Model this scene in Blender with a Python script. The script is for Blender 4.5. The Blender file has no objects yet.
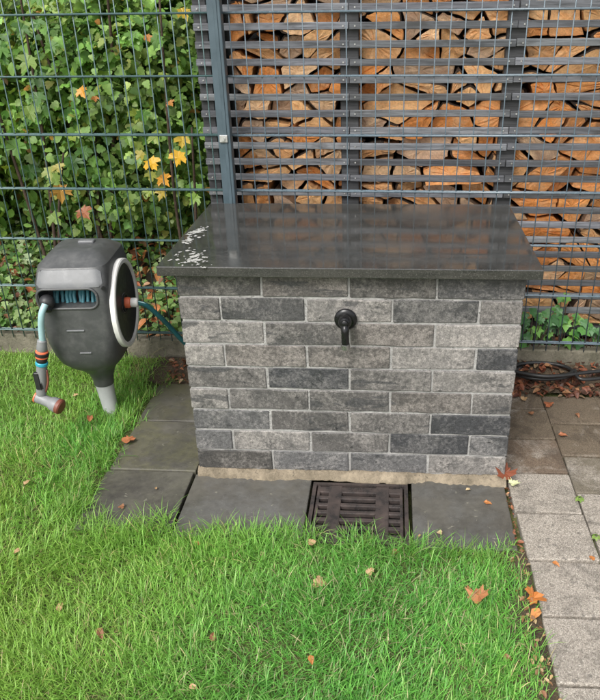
import bpy, bmesh, math, random
import numpy as np
from mathutils import Vector, Matrix, Euler

random.seed(7)
rng = np.random.default_rng(11)
R = math.radians
scene = bpy.context.scene
COL = scene.collection

# ------------------------------------------------------------------ camera
cam = bpy.data.cameras.new('camera')
cam_o = bpy.data.objects.new('camera', cam)
COL.objects.link(cam_o)
rx, ry, rz = -0.4874, 0.0144, 0.0711
Rm = Matrix.Rotation(rz, 3, 'Z') @ Matrix.Rotation(rx, 3, 'X') @ Matrix.Rotation(ry, 3, 'Y')
cx_, fw_, up_ = Rm.col[0], Rm.col[1], Rm.col[2]
M = Matrix((cx_, up_, -fw_)).transposed().to_4x4()
M.translation = Vector((0.1188, -1.9769, 1.4043))
cam_o.matrix_world = M
cam.sensor_fit = 'HORIZONTAL'
cam.sensor_width = 36
cam.lens = 731.3 / 600 * 36
cam.shift_x = -41.1 / 600
cam.shift_y = 27.0 / 600
cam.clip_start = 0.05
cam.clip_end = 500
scene.camera = cam_o

# ------------------------------------------------------------------ sky, sun, exposure
SUN_EL, SUN_AZ = R(48), R(203)          # azimuth clockwise from +Y
world = bpy.data.worlds.new('World')
scene.world = world
world.use_nodes = True
wn = world.node_tree.nodes
wl = world.node_tree.links
wn.clear()
sky = wn.new('ShaderNodeTexSky')
sky.sky_type = 'NISHITA'
sky.sun_disc = False
sky.sun_elevation = SUN_EL
sky.sun_rotation = SUN_AZ
sky.air_density = 1.0
sky.dust_density = 4.0
sky.ozone_density = 1.0
hs = wn.new('ShaderNodeHueSaturation')
hs.inputs['Saturation'].default_value = 0.22
bg = wn.new('ShaderNodeBackground')
bg.inputs['Strength'].default_value = 0.13
wo = wn.new('ShaderNodeOutputWorld')
wl.new(sky.outputs[0], hs.inputs['Color'])
wl.new(hs.outputs[0], bg.inputs['Color'])
wl.new(bg.outputs[0], wo.inputs['Surface'])
sl = bpy.data.lights.new('sun', 'SUN')
sl.energy = 1.5
sl.angle = R(25)
sl.color = (1.0, 0.97, 0.92)
so = bpy.data.objects.new('sun', sl)
COL.objects.link(so)
sd = Vector((math.sin(SUN_AZ) * math.cos(SUN_EL), math.cos(SUN_AZ) * math.cos(SUN_EL), math.sin(SUN_EL)))
so.rotation_euler = sd.to_track_quat('Z', 'Y').to_euler()
so.location = (0, 0, 6)
scene.view_settings.view_transform = 'Standard'
scene.view_settings.look = 'None'
scene.view_settings.exposure = 0.86
scene.view_settings.gamma = 1.0

# ------------------------------------------------------------------ helpers
def link(o, parent=None):
    COL.objects.link(o)
    if parent:
        o.parent = parent
    return o

def tag(o, label=None, cat=None, group=None, kind=None):
    if label: o['label'] = label
    if cat: o['category'] = cat
    if group: o['group'] = group
    if kind: o['kind'] = kind
    return o

def empty(name, loc=(0, 0, 0), rz=0.0):
    o = bpy.data.objects.new(name, None)
    o.empty_display_size = 0.05
    o.location = loc
    o.rotation_euler = (0, 0, rz)
    return link(o)

def mesh_from(name, V, F, mat, smooth=False):
    me = bpy.data.meshes.new(name)
    me.from_pydata([tuple(v) for v in V], [], [tuple(f) for f in F])
    me.materials.append(mat)
    if smooth:
        me.polygons.foreach_set('use_smooth', [True] * len(me.polygons))
    me.update()
    return me

def mobj(name, V, F, mat, parent=None, smooth=False):
    return link(bpy.data.objects.new(name, mesh_from(name, V, F, mat, smooth)), parent)

def bm_obj(name, bm, mat, parent=None, smooth=False):
    me = bpy.data.meshes.new(name)
    bm.to_mesh(me)
    bm.free()
    me.materials.append(mat)
    if smooth:
        me.polygons.foreach_set('use_smooth', [True] * len(me.polygons))
    return link(bpy.data.objects.new(name, me), parent)

def bm_box(bm, c, s, rot=None):
    m = Matrix.Translation(c) @ (rot.to_4x4() if rot else Matrix.Identity(4)) @ Matrix.Diagonal((s[0], s[1], s[2], 1))
    return bmesh.ops.create_cube(bm, size=1, matrix=m)['verts']

def box_bm(c, s, bev=0.0, seg=1, rot=None):
    bm = bmesh.new()
    bm_box(bm, c, s, rot)
    if bev:
        bmesh.ops.bevel(bm, geom=bm.edges[:], offset=bev, segments=seg, affect='EDGES', profile=0.5)
    return bm

def bm_cyl(bm, a, b, r0, r1=None, n=16, cap=True):
    a, b = Vector(a), Vector(b)
    d = b - a
    q = d.to_track_quat('Z', 'Y').to_matrix().to_4x4()
    m = Matrix.Translation((a + b) / 2) @ q
    return bmesh.ops.create_cone(bm, cap_ends=cap, segments=n, radius1=r0, radius2=r0 if r1 is None else r1,
                                 depth=d.length, matrix=m)['verts']

def spline(pts, n=12):
    P = [Vector(p) for p in pts]
    P = [P[0] * 2 - P[1]] + P + [P[-1] * 2 - P[-2]]
    out = []
    for i in range(1, len(P) - 2):
        for k in range(n):
            t = k / n
            a, b, c, d = P[i - 1], P[i], P[i + 1], P[i + 2]
            out.append(0.5 * ((2 * b) + (c - a) * t + (2 * a - 5 * b + 4 * c - d) * t * t + (3 * b - a - 3 * c + d) * t ** 3))
    out.append(P[-2])
    return out

def tube_geo(path, rad, n=10):
    """swept tube; rad number or list"""
    V, F = [], []
    m = len(path)
    up = Vector((0.123, 0.456, 0.881)).normalized()
    prev = None
    for i, p in enumerate(path):
        t = (path[min(i + 1, m - 1)] - path[max(i - 1, 0)]).normalized()
        u = prev if prev is not None else (up if abs(up.dot(t)) < 0.95 else Vector((1, 0, 0)))
        u = (u - t * u.dot(t)).normalized()
        prev = u
        w = t.cross(u)
        r = rad[i] if isinstance(rad, (list, tuple)) else rad
        for k in range(n):
            a = 2 * math.pi * k / n
            V.append(p + (u * math.cos(a) + w * math.sin(a)) * r)
    for i in range(m - 1):
        for k in range(n):
            k2 = (k + 1) % n
            F.append((i * n + k, i * n + k2, (i + 1) * n + k2, (i + 1) * n + k))
    F.append(tuple(range(n))[::-1])
    F.append(tuple((m - 1) * n + k for k in range(n)))
    return V, F

def tube(name, pts, rad, mat, parent=None, n=10, sub=12, smooth=True):
    path = spline(pts, sub) if sub else [Vector(p) for p in pts]
    if isinstance(rad, (list, tuple)):
        L = len(path) - 1
        rad = [float(np.interp(i / L, np.linspace(0, 1, len(rad)), rad)) for i in range(len(path))]
    V, F = tube_geo(path, rad, n)
    return mobj(name, V, F, mat, parent, smooth)

def lathe(name, prof, mat, parent=None, n=24, M4=None, smooth=True):
    """prof list of (r, z), revolved about local Z, then M4"""
    V, F = [], []
    for (r, z) in prof:
        for k in range(n):
            a = 2 * math.pi * k / n
            v = Vector((r * math.cos(a), r * math.sin(a), z))
            V.append(M4 @ v if M4 else v)
    m = len(prof)
    for i in range(m - 1):
        for k in range(n):
            k2 = (k + 1) % n
            F.append((i * n + k, i * n + k2, (i + 1) * n + k2, (i + 1) * n + k))
    F.append(tuple(range(n))[::-1])
    F.append(tuple((m - 1) * n + k for k in range(n)))
    o = mobj(name, V, F, mat, parent, smooth)
    if smooth:
        try:
            o.data.set_sharp_from_angle(angle=R(35))
        except Exception:
            pass
    return o

def axis_m(loc, d):
    return Matrix.Translation(loc) @ Vector(d).to_track_quat('Z', 'Y').to_matrix().to_4x4()

def ground_z(x, y):
    """height of the soil under the lawn and bed"""
    xx, yy = np.asarray(x, float), np.asarray(y, float)
    left = np.clip((-0.80 - xx) / 0.12, 0, 1)
    y0 = 0.62 - 0.37 * left
    t = np.clip((yy - y0) / (0.76 - y0), 0, 1)
    t = t * t * (3 - 2 * t)
    t2 = np.clip((-0.9 - np.asarray(x, float)) / 1.0, 0, 1)
    return -0.034 + 0.045 * t + 0.02 * t * t2

# ------------------------------------------------------------------ materials
class NT:
    def __init__(self, name):
        self.m = bpy.data.materials.new(name)
        self.m.use_nodes = True
        self.t = self.m.node_tree
        self.t.nodes.clear()
        self.out = self.n('ShaderNodeOutputMaterial')
        self.b = self.n('ShaderNodeBsdfPrincipled')
        self.l(self.b.outputs[0], self.out.inputs['Surface'])
    def n(self, t, **kw):
        nd = self.t.nodes.new(t)
        for k, v in kw.items():
            setattr(nd, k, v)
        return nd
    def l(self, a, b):
        self.t.links.new(a, b)
    def coord(self, which='Object', scale=(1, 1, 1), rnd=0.0):
        tc = self.n('ShaderNodeTexCoord')
        mp = self.n('ShaderNodeMapping')
        mp.inputs['Scale'].default_value = scale
        self.l(tc.outputs[which], mp.inputs['Vector'])
        if rnd:
            oi = self.n('ShaderNodeObjectInfo')
            mu = self.n('ShaderNodeMath', operation='MULTIPLY')
            mu.inputs[1].default_value = rnd
            self.l(oi.outputs['Random'], mu.inputs[0])
            cb = self.n('ShaderNodeCombineXYZ')
            for i in range(3):
                self.l(mu.outputs[0], cb.inputs[i])
            self.l(cb.outputs[0], mp.inputs['Location'])
        return mp.outputs[0]
    def noise(self, vec, scale=5, detail=4, rough=0.55, dist=0.0):
        nd = self.n('ShaderNodeTexNoise')
        nd.inputs['Scale'].default_value = scale
        nd.inputs['Detail'].default_value = detail
        nd.inputs['Roughness'].default_value = rough
        nd.inputs['Distortion'].default_value = dist
        self.l(vec, nd.inputs['Vector'])
        return nd.outputs['Fac']
    def vor(self, vec, scale=20, feature='F1'):
        nd = self.n('ShaderNodeTexVoronoi', feature=feature)
        nd.inputs['Scale'].default_value = scale
        self.l(vec, nd.inputs['Vector'])
        return nd
    def ramp(self, fac, stops, interp='LINEAR'):
        nd = self.n('ShaderNodeValToRGB')
        nd.color_ramp.interpolation = interp
        e = nd.color_ramp.elements
        while len(e) < len(stops):
            e.new(0.5)
        for el, (p, c) in zip(e, stops):
            el.position = p
            el.color = (c, c, c, 1) if isinstance(c, (int, float)) else (*c, 1)
        self.l(fac, nd.inputs['Fac'])
        return nd.outputs['Color']
    def mix(self, a, b, fac=0.5, mode='MIX'):
        nd = self.n('ShaderNodeMix', data_type='RGBA', blend_type=mode)
        for k_, v in ((0, fac), (6, a), (7, b)):
            inp = nd.inputs[k_]
            if isinstance(v, (int, float)):
                inp.default_value = v if k_ == 0 else (v, v, v, 1)
            elif isinstance(v, tuple):
                inp.default_value = (*v, 1)
            else:
                self.l(v, inp)
        return nd.outputs[2]
    def objcol(self):
        return self.n('ShaderNodeObjectInfo').outputs['Color']
    def attr(self, name):
        return self.n('ShaderNodeAttribute', attribute_name=name).outputs['Color']
    def set(self, color=None, rough=None, metal=None, spec=None, bump=None, bstr=0.3, bdist=0.002, coat=None):
        def put(key, v):
            i = self.b.inputs[key]
            if isinstance(v, (int, float)):
                i.default_value = v
            elif isinstance(v, tuple):
                i.default_value = (*v, 1)
            else:
                self.l(v, i)
        if color is not None: put('Base Color', color)
        if rough is not None: put('Roughness', rough)
        if metal is not None: put('Metallic', metal)
        if spec is not None: put('Specular IOR Level', spec)
        if coat is not None: put('Coat Weight', coat)
        if bump is not None:
            bn = self.n('ShaderNodeBump')
            bn.inputs['Strength'].default_value = bstr
            bn.inputs['Distance'].default_value = bdist
            self.l(bump, bn.inputs['Height'])
            self.l(bn.outputs[0], self.b.inputs['Normal'])
        return self.m

def m_brick():
    t = NT('brick_clay')
    v = t.coord('Object', rnd=37)
    big = t.noise(v, 9, 5, 0.62, 0.4)
    fine = t.noise(v, 95, 4, 0.75)
    gr_ = t.noise(v, 320, 2, 0.6)
    pit = t.vor(v, 150)
    oc = t.objcol()
    pale = t.mix(t.mix(oc, (2.0, 1.95, 1.9), 1.0, 'MULTIPLY'), (0.33, 0.31, 0.29), 0.35)
    dark = t.mix(oc, (0.035, 0.036, 0.038), 0.55)
    c = t.mix(dark, oc, t.ramp(big, [(0.34, 0.0), (0.50, 1.0)]))
    pm = t.mix(t.noise(v, 10, 7, 0.72, 0.6), fine, 0.35)
    c = t.mix(c, pale, t.ramp(pm, [(0.47, 0.0), (0.60, 0.62)]))
    # hard edged dark drag marks along the brick
    dm = t.noise(t.coord('Object', (0.6, 1, 2.4), rnd=23), 8, 4, 0.6, 0.8)
    c = t.mix(c, (0.042, 0.043, 0.045), t.ramp(dm, [(0.60, 0.0), (0.63, 0.7), (0.80, 0.8)]))
    c = t.mix(c, t.ramp(fine, [(0.30, 0.42), (0.52, 1.0), (0.75, 1.5)]), 0.72, 'MULTIPLY')
    c = t.mix(c, t.ramp(gr_, [(0.3, 0.6), (0.7, 1.35)]), 0.8, 'MULTIPLY')
    c = t.mix(c, (0.014, 0.014, 0.015), t.ramp(t.noise(v, 46, 2, 0.5), [(0.69, 0.0), (0.75, 0.8)]))
    h = t.mix(fine, t.ramp(pit.outputs['Distance'], [(0, 0), (0.4, 1)]), 0.35)
    return t.set(c, t.ramp(big, [(0.3, 0.5), (0.7, 0.85)]), bump=h, bstr=0.7, bdist=0.0025)

def m_mortar(name, c0, c1):
    t = NT(name)
    v = t.coord('Object')
    f = t.noise(v, 60, 5, 0.7)
    c = t.ramp(t.noise(v, 12, 5, 0.65), [(0.3, c0), (0.7, c1)])
    c = t.mix(c, t.ramp(f, [(0.3, 0.6), (0.7, 1.2)]), 0.6, 'MULTIPLY')
    c = t.mix(c, (0.03, 0.026, 0.02), t.ramp(t.noise(v, 95, 3, 0.6), [(0.60, 0.0), (0.70, 0.6)]))
    return t.set(c, 0.9, bump=f, bstr=1.0, bdist=0.006)

def m_granite():
    t = NT('polished_stone')
    v = t.coord('Object')
    sp = t.vor(v, 420)
    c = t.ramp(sp.outputs['Color'], [(0.0, (0.012, 0.013, 0.013)), (0.7, (0.032, 0.033, 0.031)), (0.93, (0.085, 0.083, 0.078))])
    dirt = t.noise(v, 4.5, 8, 0.68, 0.6)
    c = t.mix(c, (0.085, 0.085, 0.08), t.ramp(dirt, [(0.42, 0.0), (0.76, 0.35)]))
    film = t.noise(t.coord('Object', (3.5, 16, 16)), 2.0, 8, 0.72, 0.6)
    c = t.mix(c, (0.085, 0.08, 0.073), t.ramp(film, [(0.34, 0.0), (0.52, 0.22), (0.74, 0.50)]))
    dry = t.noise(v, 2.2, 6, 0.6, 0.3)
    rg = t.ramp(t.mix(dry, dirt, 0.4), [(0.36, 0.05), (0.52, 0.10), (0.70, 0.22)])
    b = t.noise(v, 24, 3, 0.5)
    return t.set(c, rg, spec=0.75, bump=b, bstr=0.03, bdist=0.002)

def m_slabstone():
    t = NT('dark_slab')
    v = t.coord('Object', rnd=53)
    n1 = t.noise(v, 5, 6, 0.6, 0.5)
    n2 = t.noise(v, 55, 4, 0.7)
    c = t.ramp(n1, [(0.3, (0.058, 0.055, 0.049)), (0.7, (0.125, 0.118, 0.10))])
    c = t.mix(c, t.objcol(), t.ramp(t.noise(v, 7, 7, 0.7, 0.3), [(0.42, 0.0), (0.66, 0.8)]))
    c = t.mix(c, t.ramp(n2, [(0.3, 0.7), (0.7, 1.2)]), 0.6, 'MULTIPLY')
    c = t.mix(c, (0.26, 0.25, 0.20), t.ramp(t.noise(v, 42, 3, 0.6, 0.5), [(0.68, 0.0), (0.74, 0.7)]))
    rg = t.ramp(n1, [(0.35, 0.14), (0.65, 0.42)])
    return t.set(c, rg, bump=n2, bstr=0.25, bdist=0.002)

def m_paver():
    t = NT('washed_concrete')
    v = t.coord('Object', rnd=91)
    sp = t.vor(v, 400)
    c = t.ramp(sp.outputs['Color'], [(0.0, (0.16, 0.138, 0.115)), (0.3, (0.25, 0.222, 0.185)), (0.8, (0.345, 0.31, 0.265)), (1.0, (0.45, 0.415, 0.365))])
    sp2 = t.vor(v, 110)
    c = t.mix(c, (0.10, 0.09, 0.08), t.ramp(sp2.outputs['Color'], [(0.86, 0.0), (0.9, 0.6)]))
    dn = t.noise(v, 6, 7, 0.7, 0.4)
    dirt = t.n('ShaderNodeObjectInfo')
    amt = t.n('ShaderNodeMath', operation='MULTIPLY_ADD')      # dirt amount stored in alpha
    t.l(dirt.outputs['Alpha'], amt.inputs[0])
    amt.inputs[1].default_value = 1.2
    t.l(dn, amt.inputs[2])
    c = t.mix(c, t.objcol(), t.ramp(amt.outputs[0], [(0.84, 0.0), (1.12, 0.80)]))
    c = t.mix(c, t.ramp(sp.outputs['Color'], [(0.0, 0.65), (0.5, 1.0), (1.0, 1.35)]), 0.7, 'MULTIPLY')
    wm = t.noise(v, 11, 6, 0.65, 0.8)
    c = t.mix(c, t.ramp(wm, [(0.36, 0.62), (0.5, 1.0), (0.7, 1.1)]), 0.8, 'MULTIPLY')
    h = t.mix(sp.outputs['Distance'], t.noise(v, 150, 2), 0.3)
    return t.set(c, t.ramp(dn, [(0.3, 0.55), (0.7, 0.8)]), bump=h, bstr=0.5, bdist=0.003)

def m_soil(name, c0, c1):
    t = NT(name)
    v = t.coord('Object')
    n1 = t.noise(v, 9, 8, 0.7)
    n2 = t.noise(v, 120, 4, 0.7)
    c = t.ramp(n1, [(0.3, c0), (0.7, c1)])
    c = t.mix(c, t.ramp(n2, [(0.3, 0.5), (0.7, 1.4)]), 0.8, 'MULTIPLY')
    return t.set(c, 0.85, bump=n2, bstr=0.9, bdist=0.01)

def m_weathered(name='weathered_wood', lo=(0.045, 0.048, 0.053), hi=(0.205, 0.215, 0.23)):
    t = NT(name)
    v = t.coord('Object', (2.5, 60, 60), rnd=71)
    g = t.noise(v, 1.3, 7, 0.65, 0.5)
    g2 = t.noise(v, 5, 4, 0.6)
    st = t.noise(t.coord('Object', (5, 14, 14), rnd=29), 1.4, 5, 0.6)
    c = t.ramp(g, [(0.28, lo), (0.72, hi)])
    gl = t.noise(t.coord('Object', (7, 150, 150), rnd=57), 1.6, 4, 0.6, 0.4)
    c = t.mix(c, t.ramp(gl, [(0.32, 0.45), (0.50, 1.0), (0.7, 1.25)]), 0.85, 'MULTIPLY')
    c = t.mix(c, t.objcol(), 1.0, 'MULTIPLY')
    c = t.mix(c, (0.035, 0.034, 0.033), t.ramp(st, [(0.56, 0.0), (0.70, 0.8)]))
    return t.set(c, t.ramp(g2, [(0.3, 0.5), (0.7, 0.75)]), bump=g, bstr=0.4, bdist=0.002)

def m_cutwood():
    t = NT('cut_wood_end')
    v = t.coord('Object', rnd=83)
    n1 = t.noise(v, 16, 6, 0.65, 0.6)
    n2 = t.noise(t.coord('Object', (1, 1, 1), rnd=12), 120, 5, 0.75)
    c = t.mix(t.objcol(), t.mix(t.objcol(), (0.36, 0.13, 0.04), 0.7), t.ramp(n1, [(0.48, 0.0), (0.78, 0.7)]))
    c = t.mix(c, (0.92, 0.64, 0.38), t.ramp(t.noise(v, 11, 4, 0.6, 1.0), [(0.50, 0.0), (0.72, 0.6)]))
    fib = t.noise(t.coord('Object', (24, 4, 60), rnd=43), 3.0, 5, 0.7, 0.8)
    c = t.mix(c, t.ramp(fib, [(0.3, 0.80), (0.65, 1.25)]), 0.8, 'MULTIPLY')
    c = t.mix(c, t.ramp(n2, [(0.3, 0.72), (0.65, 1.2)]), 0.7, 'MULTIPLY')
    kn = t.noise(v, 9, 2, 0.5, 0.5)
    c = t.mix(c, (0.16, 0.10, 0.065), t.ramp(kn, [(0.66, 0.0), (0.72, 0.55)]))
    cr = t.noise(t.coord('Object', (10, 1, 34), rnd=17), 1.6, 4, 0.6, 1.5)
    c = t.mix(c, (0.05, 0.02, 0.01), t.ramp(cr, [(0.70, 0.0), (0.735, 0.85), (0.77, 0.0)]))
    return t.set(c, 0.75, bump=n2, bstr=0.5, bdist=0.004)

def m_splitwood():
    t = NT('split_wood_side')
    v = t.coord('Object', (40, 3, 40), rnd=31)
    g = t.noise(v, 1.5, 6, 0.65, 0.3)
    c = t.mix(t.objcol(), t.ramp(g, [(0.3, 0.35), (0.7, 0.95)]), 1.0, 'MULTIPLY')
    return t.set(c, 0.8, bump=g, bstr=0.5, bdist=0.004)

def m_bark():
    t = NT('bark')
    v = t.coord('Object', (14, 4, 14), rnd=61)
    g = t.noise(v, 2.5, 7, 0.7, 0.6)
    c = t.ramp(g, [(0.3, (0.025, 0.016, 0.011)), (0.6, (0.085, 0.055, 0.038)), (0.8, (0.17, 0.13, 0.10))])
    return t.set(c, 0.9, bump=g, bstr=0.9, bdist=0.008)

def m_plain(name, col, rough=0.5, metal=0.0, var=0.25, scale=20, bstr=0.08, spec=0.5):
    t = NT(name)
    v = t.coord('Object', rnd=13)
    n = t.noise(v, scale, 5, 0.65)
    c = t.mix(col, t.ramp(n, [(0.25, 1 - var), (0.75, 1 + var)]), 1.0, 'MULTIPLY')
    r = t.ramp(n, [(0.3, max(0.02, rough - 0.1)), (0.7, min(1, rough + 0.12))])
    return t.set(c, r, metal, spec, bump=n, bstr=bstr, bdist=0.002)

def m_plastic(name, col, dust=(0.30, 0.30, 0.29), amt=0.35, rough=0.42):
    t = NT(name)
    v = t.coord('Object', rnd=7)
    n = t.noise(v, 26, 8, 0.75, 0.2)
    f = t.noise(v, 160, 2, 0.6)
    c = t.mix(col, dust, t.ramp(n, [(0.45, 0.0), (0.8, amt)]))
    sc = t.vor(v, 90)
    c = t.mix(c, dust, t.ramp(sc.outputs['Distance'], [(0.03, 0.5), (0.09, 0.0)]))
    return t.set(c, t.ramp(n, [(0.3, rough - 0.1), (0.7, rough + 0.15)]), bump=f, bstr=0.12, bdist=0.001)

def m_leaf(name, src, rough=0.42, trans=0.35):
    t = NT(name)
    col = t.attr('Col') if src == 'attr' else t.objcol()
    v = t.coord('Object')
    n = t.noise(v, 60, 3, 0.6)
    col = t.mix(col, t.ramp(n, [(0.3, 0.75), (0.7, 1.2)]), 0.8, 'MULTIPLY')
    t.set(col, rough, spec=0.4)
    tr = t.n('ShaderNodeBsdfTranslucent')
    t.l(t.mix(col, (1.0, 1.0, 0.45), 1.0, 'MULTIPLY'), tr.inputs['Color'])
    mx = t.n('ShaderNodeMixShader')
    mx.inputs[0].default_value = trans
    t.l(t.b.outputs[0], mx.inputs[1])
    t.l(tr.outputs[0], mx.inputs[2])
    t.l(mx.outputs[0], t.out.inputs['Surface'])
    return t.m

def m_cast():
    t = NT('cast_iron')
    v = t.coord('Object')
    n = t.noise(v, 18, 6, 0.7)
    f = t.noise(v, 140, 3, 0.6)
    c = t.ramp(n, [(0.35, (0.030, 0.028, 0.028)), (0.7, (0.10, 0.076, 0.068))])
    return t.set(c, t.ramp(n, [(0.3, 0.20), (0.7, 0.42)]), 0.2, bump=f, bstr=0.3, bdist=0.002)

MAT = dict(
    brick=m_brick(), mortar=m_mortar('mortar', (0.25, 0.245, 0.235), (0.42, 0.41, 0.395)),
    foot=m_mortar('old_mortar', (0.11, 0.09, 0.06), (0.34, 0.28, 0.20)),
    granite=m_granite(), slab=m_slabstone(), paver=m_paver(),
    soil=m_soil('soil', (0.045, 0.032, 0.02), (0.12, 0.085, 0.05)),
    lawnsoil=m_soil('lawn_soil', (0.06, 0.085, 0.022), (0.15, 0.15, 0.05)),
    bed=m_soil('bed_soil', (0.025, 0.02, 0.012), (0.07, 0.05, 0.03)),
    slat=m_weathered(), shedpost=m_weathered('dark_wood', (0.018, 0.019, 0.021), (0.062, 0.063, 0.067)),
    cut=m_cutwood(), split=m_splitwood(), bark=m_bark(),
    wire=m_plain('powder_coat', (0.10, 0.135, 0.16), 0.26, 0.0, 0.2, 30),
    wire_reflect=m_plain('powder_coat_green_reflection', (0.075, 0.13, 0.13), 0.26, 0.0, 0.2, 30),  # same coat with a green reflection mixed into its colour, left panel
    post=m_plain('post_coat', (0.060, 0.088, 0.105), 0.36, 0.0, 0.2, 12),
    zinc=m_plain('zinc', (0.50, 0.50, 0.48), 0.4, 0.7, 0.2, 60),
    kerb=m_mortar('kerb_concrete', (0.10, 0.095, 0.065), (0.24, 0.215, 0.165)),
    black=m_plain('black_metal', (0.012, 0.012, 0.013), 0.28, 0.3, 0.2, 40),
    chrome=m_plain('worn_brass', (0.30, 0.30, 0.29), 0.3, 0.8, 0.3, 60),
    shell=m_plastic('charcoal_plastic', (0.060, 0.062, 0.063), (0.20, 0.20, 0.19), 0.35),
    hood=m_plastic('grey_sky_lit_plastic', (0.125, 0.13, 0.135), (0.26, 0.26, 0.25), 0.4),  # charcoal lightened for sky reflection on the hood, shared by handle and slots
    dark=m_plastic('black_plastic', (0.014, 0.014, 0.015), (0.1, 0.1, 0.1), 0.2),
    white=m_plastic('white_plastic', (0.72, 0.71, 0.68), (0.45, 0.43, 0.38), 0.3),
    stake=m_plain('stake_grey', (0.42, 0.43, 0.43), 0.4, 0.0, 0.15, 10),
    grey=m_plastic('light_grey_plastic', (0.20, 0.205, 0.21), (0.35, 0.35, 0.34), 0.3),
    orange=m_plain('orange_plastic', (0.72, 0.16, 0.075), 0.4, 0.0, 0.15),
    rust=m_plain('brown_rubber', (0.17, 0.055, 0.035), 0.5, 0.0, 0.2),
    teal=m_plain('teal_plastic', (0.03, 0.30, 0.40), 0.35, 0.0, 0.15),
    hose=m_plain('teal_hose', (0.012, 0.085, 0.095), 0.33, 0.0, 0.2),
    hosem=m_plain('reel_hose', (0.06, 0.21, 0.25), 0.35, 0.0, 0.5),
    hosel=m_plain('light_hose', (0.30, 0.46, 0.48), 0.33, 0.0, 0.15),
    pipe=m_plain('black_hose', (0.018, 0.018, 0.018), 0.45, 0.0, 0.3),
    dropping=m_plain('dropping', (0.36, 0.36, 0.335), 0.7, 0.0, 0.12, 40, 0.3),
    cast=m_cast(),
    grass=m_leaf('grass_blade', 'attr', 0.42, 0.36), leaf=m_leaf('leaf_mass', 'attr', 0.45, 0.40),
    leafo=m_leaf('leaf_single', 'obj', 0.42, 0.30), dry=m_leaf('dry_leaf', 'attr', 0.55, 0.12),
    dryo=m_leaf('dry_leaf_single', 'obj', 0.5, 0.12), stem=m_bark(),
)

# ------------------------------------------------------------------ ground
def grid_sheet(name, xs, ys, fz, mat, parent=None):
    V = [(x, y, float(fz(x, y))) for y in ys for x in xs]
    n = len(xs)
    F = [(j * n + i, j * n + i + 1, (j + 1) * n + i + 1, (j + 1) * n + i) for j in range(len(ys) - 1) for i in range(n - 1)]
    return mobj(name, V, F, mat, parent, True)

g = grid_sheet('ground', [-80, -20, -6, -3.5] + list(np.linspace(-2.8, 2.2, 61)) + [3, 6, 20, 80],
               [-80, -20, -6, -3] + list(np.linspace(-1.8, 0.81, 59)),
               lambda x, y: ground_z(x, y) - (0.075 if (-0.76 < x < 0.48 and -0.27 < y < 0.56) else 0.0), MAT['lawnsoil'])
tag(g, kind='structure')
FY, FYAW = 0.759, -0.0215
def fence_y(x):
    return FY + math.tan(FYAW) * x
def bed_z(x, y):
    d = max(0.0, y - 0.8)
    bump = 0.02 * math.sin(5 * x + 1) * math.sin(4 * y)
    return 0.035 + 0.20 * min(d, 4) + bump * min(1, d * 4)
g = grid_sheet('garden_bed', [-80, -20, -8] + list(np.linspace(-5, 3, 28)) + [6, 20, 80],
               [0.815] + list(np.linspace(0.9, 5, 24)) + [10, 30, 120], bed_z, MAT['bed'])
tag(g, kind='structure')
# soil strip right of the box, under the litter
g = grid_sheet('soil_strip', list(np.linspace(0.506, 2.2, 20)), list(np.linspace(0.585, 0.775, 8)),
               lambda x, y: ground_z(x, y) + 0.022 + 0.004 * math.sin(19 * x) * math.sin(23 * y), MAT['soil'])
tag(g, kind='structure')
g = grid_sheet('soil_patch', list(np.linspace(-0.86, -0.503, 8)), list(np.linspace(0.60, 0.775, 6)),
               lambda x, y: ground_z(x, y) + 0.012 + 0.004 * math.sin(29 * x) * math.sin(33 * y), MAT['soil'])
tag(g, kind='structure')
# bare soil edge between lawn and pavers
g = grid_sheet('soil_edge', list(np.linspace(0.44, 0.524, 4)), list(np.linspace(-1.7, -0.33, 30)),
               lambda x, y: -0.028 + 0.003 * math.sin(31 * y) + 0.002 * math.sin(40 * x), MAT['soil'])
tag(g, kind='structure')

# kerb boards along the fence
for i, (a, b) in enumerate(((-3.02, -2.02), (-2.01, -1.01), (-1.0, 0.0), (0.01, 1.01), (1.02, 2.02))):
    bm = box_bm((0, 0, 0), (b - a, 0.055, 0.22), 0.006, 2)
    o = bm_obj('kerb', bm, MAT['kerb'])
    xm = (a + b) / 2
    o.location = (xm, fence_y(xm) + 0.034, -0.004 + random.uniform(-0.004, 0.004) + (0.008 if xm < -0.5 else -0.006))
    o.rotation_euler = (0, 0, FYAW)
    tag(o, kind='structure')

# ------------------------------------------------------------------ dark slabs
def slab(x0, x1, y0, y1, z=-0.020, col=(0.16, 0.15, 0.10), tilt=0.0):
    bm = box_bm((0, 0, 0), (x1 - x0, y1 - y0, 0.04), 0.0035, 2)
    o = bm_obj('paving_slab', bm, MAT['slab'])
    o.location = ((x0 + x1) / 2, (y0 + y1) / 2, z - 0.02)
    o.rotation_euler = (random.uniform(-.004, .004), random.uniform(-.004, .004) + tilt, random.uniform(-.006, .006))
    o.color = (*col, 1)
    return o
GS = 'dark paving slabs laid around the brick box'
tag(slab(-0.815, -0.517, 0.330, 0.618, col=(0.10, 0.095, 0.055)), 'dark mossy paving slab beside the box, next to the bare soil', 'paving slab', GS)
tag(slab(-0.813, -0.516, 0.012, 0.323, col=(0.135, 0.13, 0.075)), 'greenish dark paving slab between the stake of the hose reel and the box', 'paving slab', GS)
tag(slab(-0.818, -0.522, -0.302, 0.004, col=(0.12, 0.115, 0.09)), 'dark paving slab at the outer corner where the two slab rows meet', 'paving slab', GS)
tag(slab(-0.512, -0.122, -0.318, -0.004, col=(0.12, 0.12, 0.115)), 'widest dark paving slab, in front of the box beside the drain grate', 'paving slab', GS)
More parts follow.
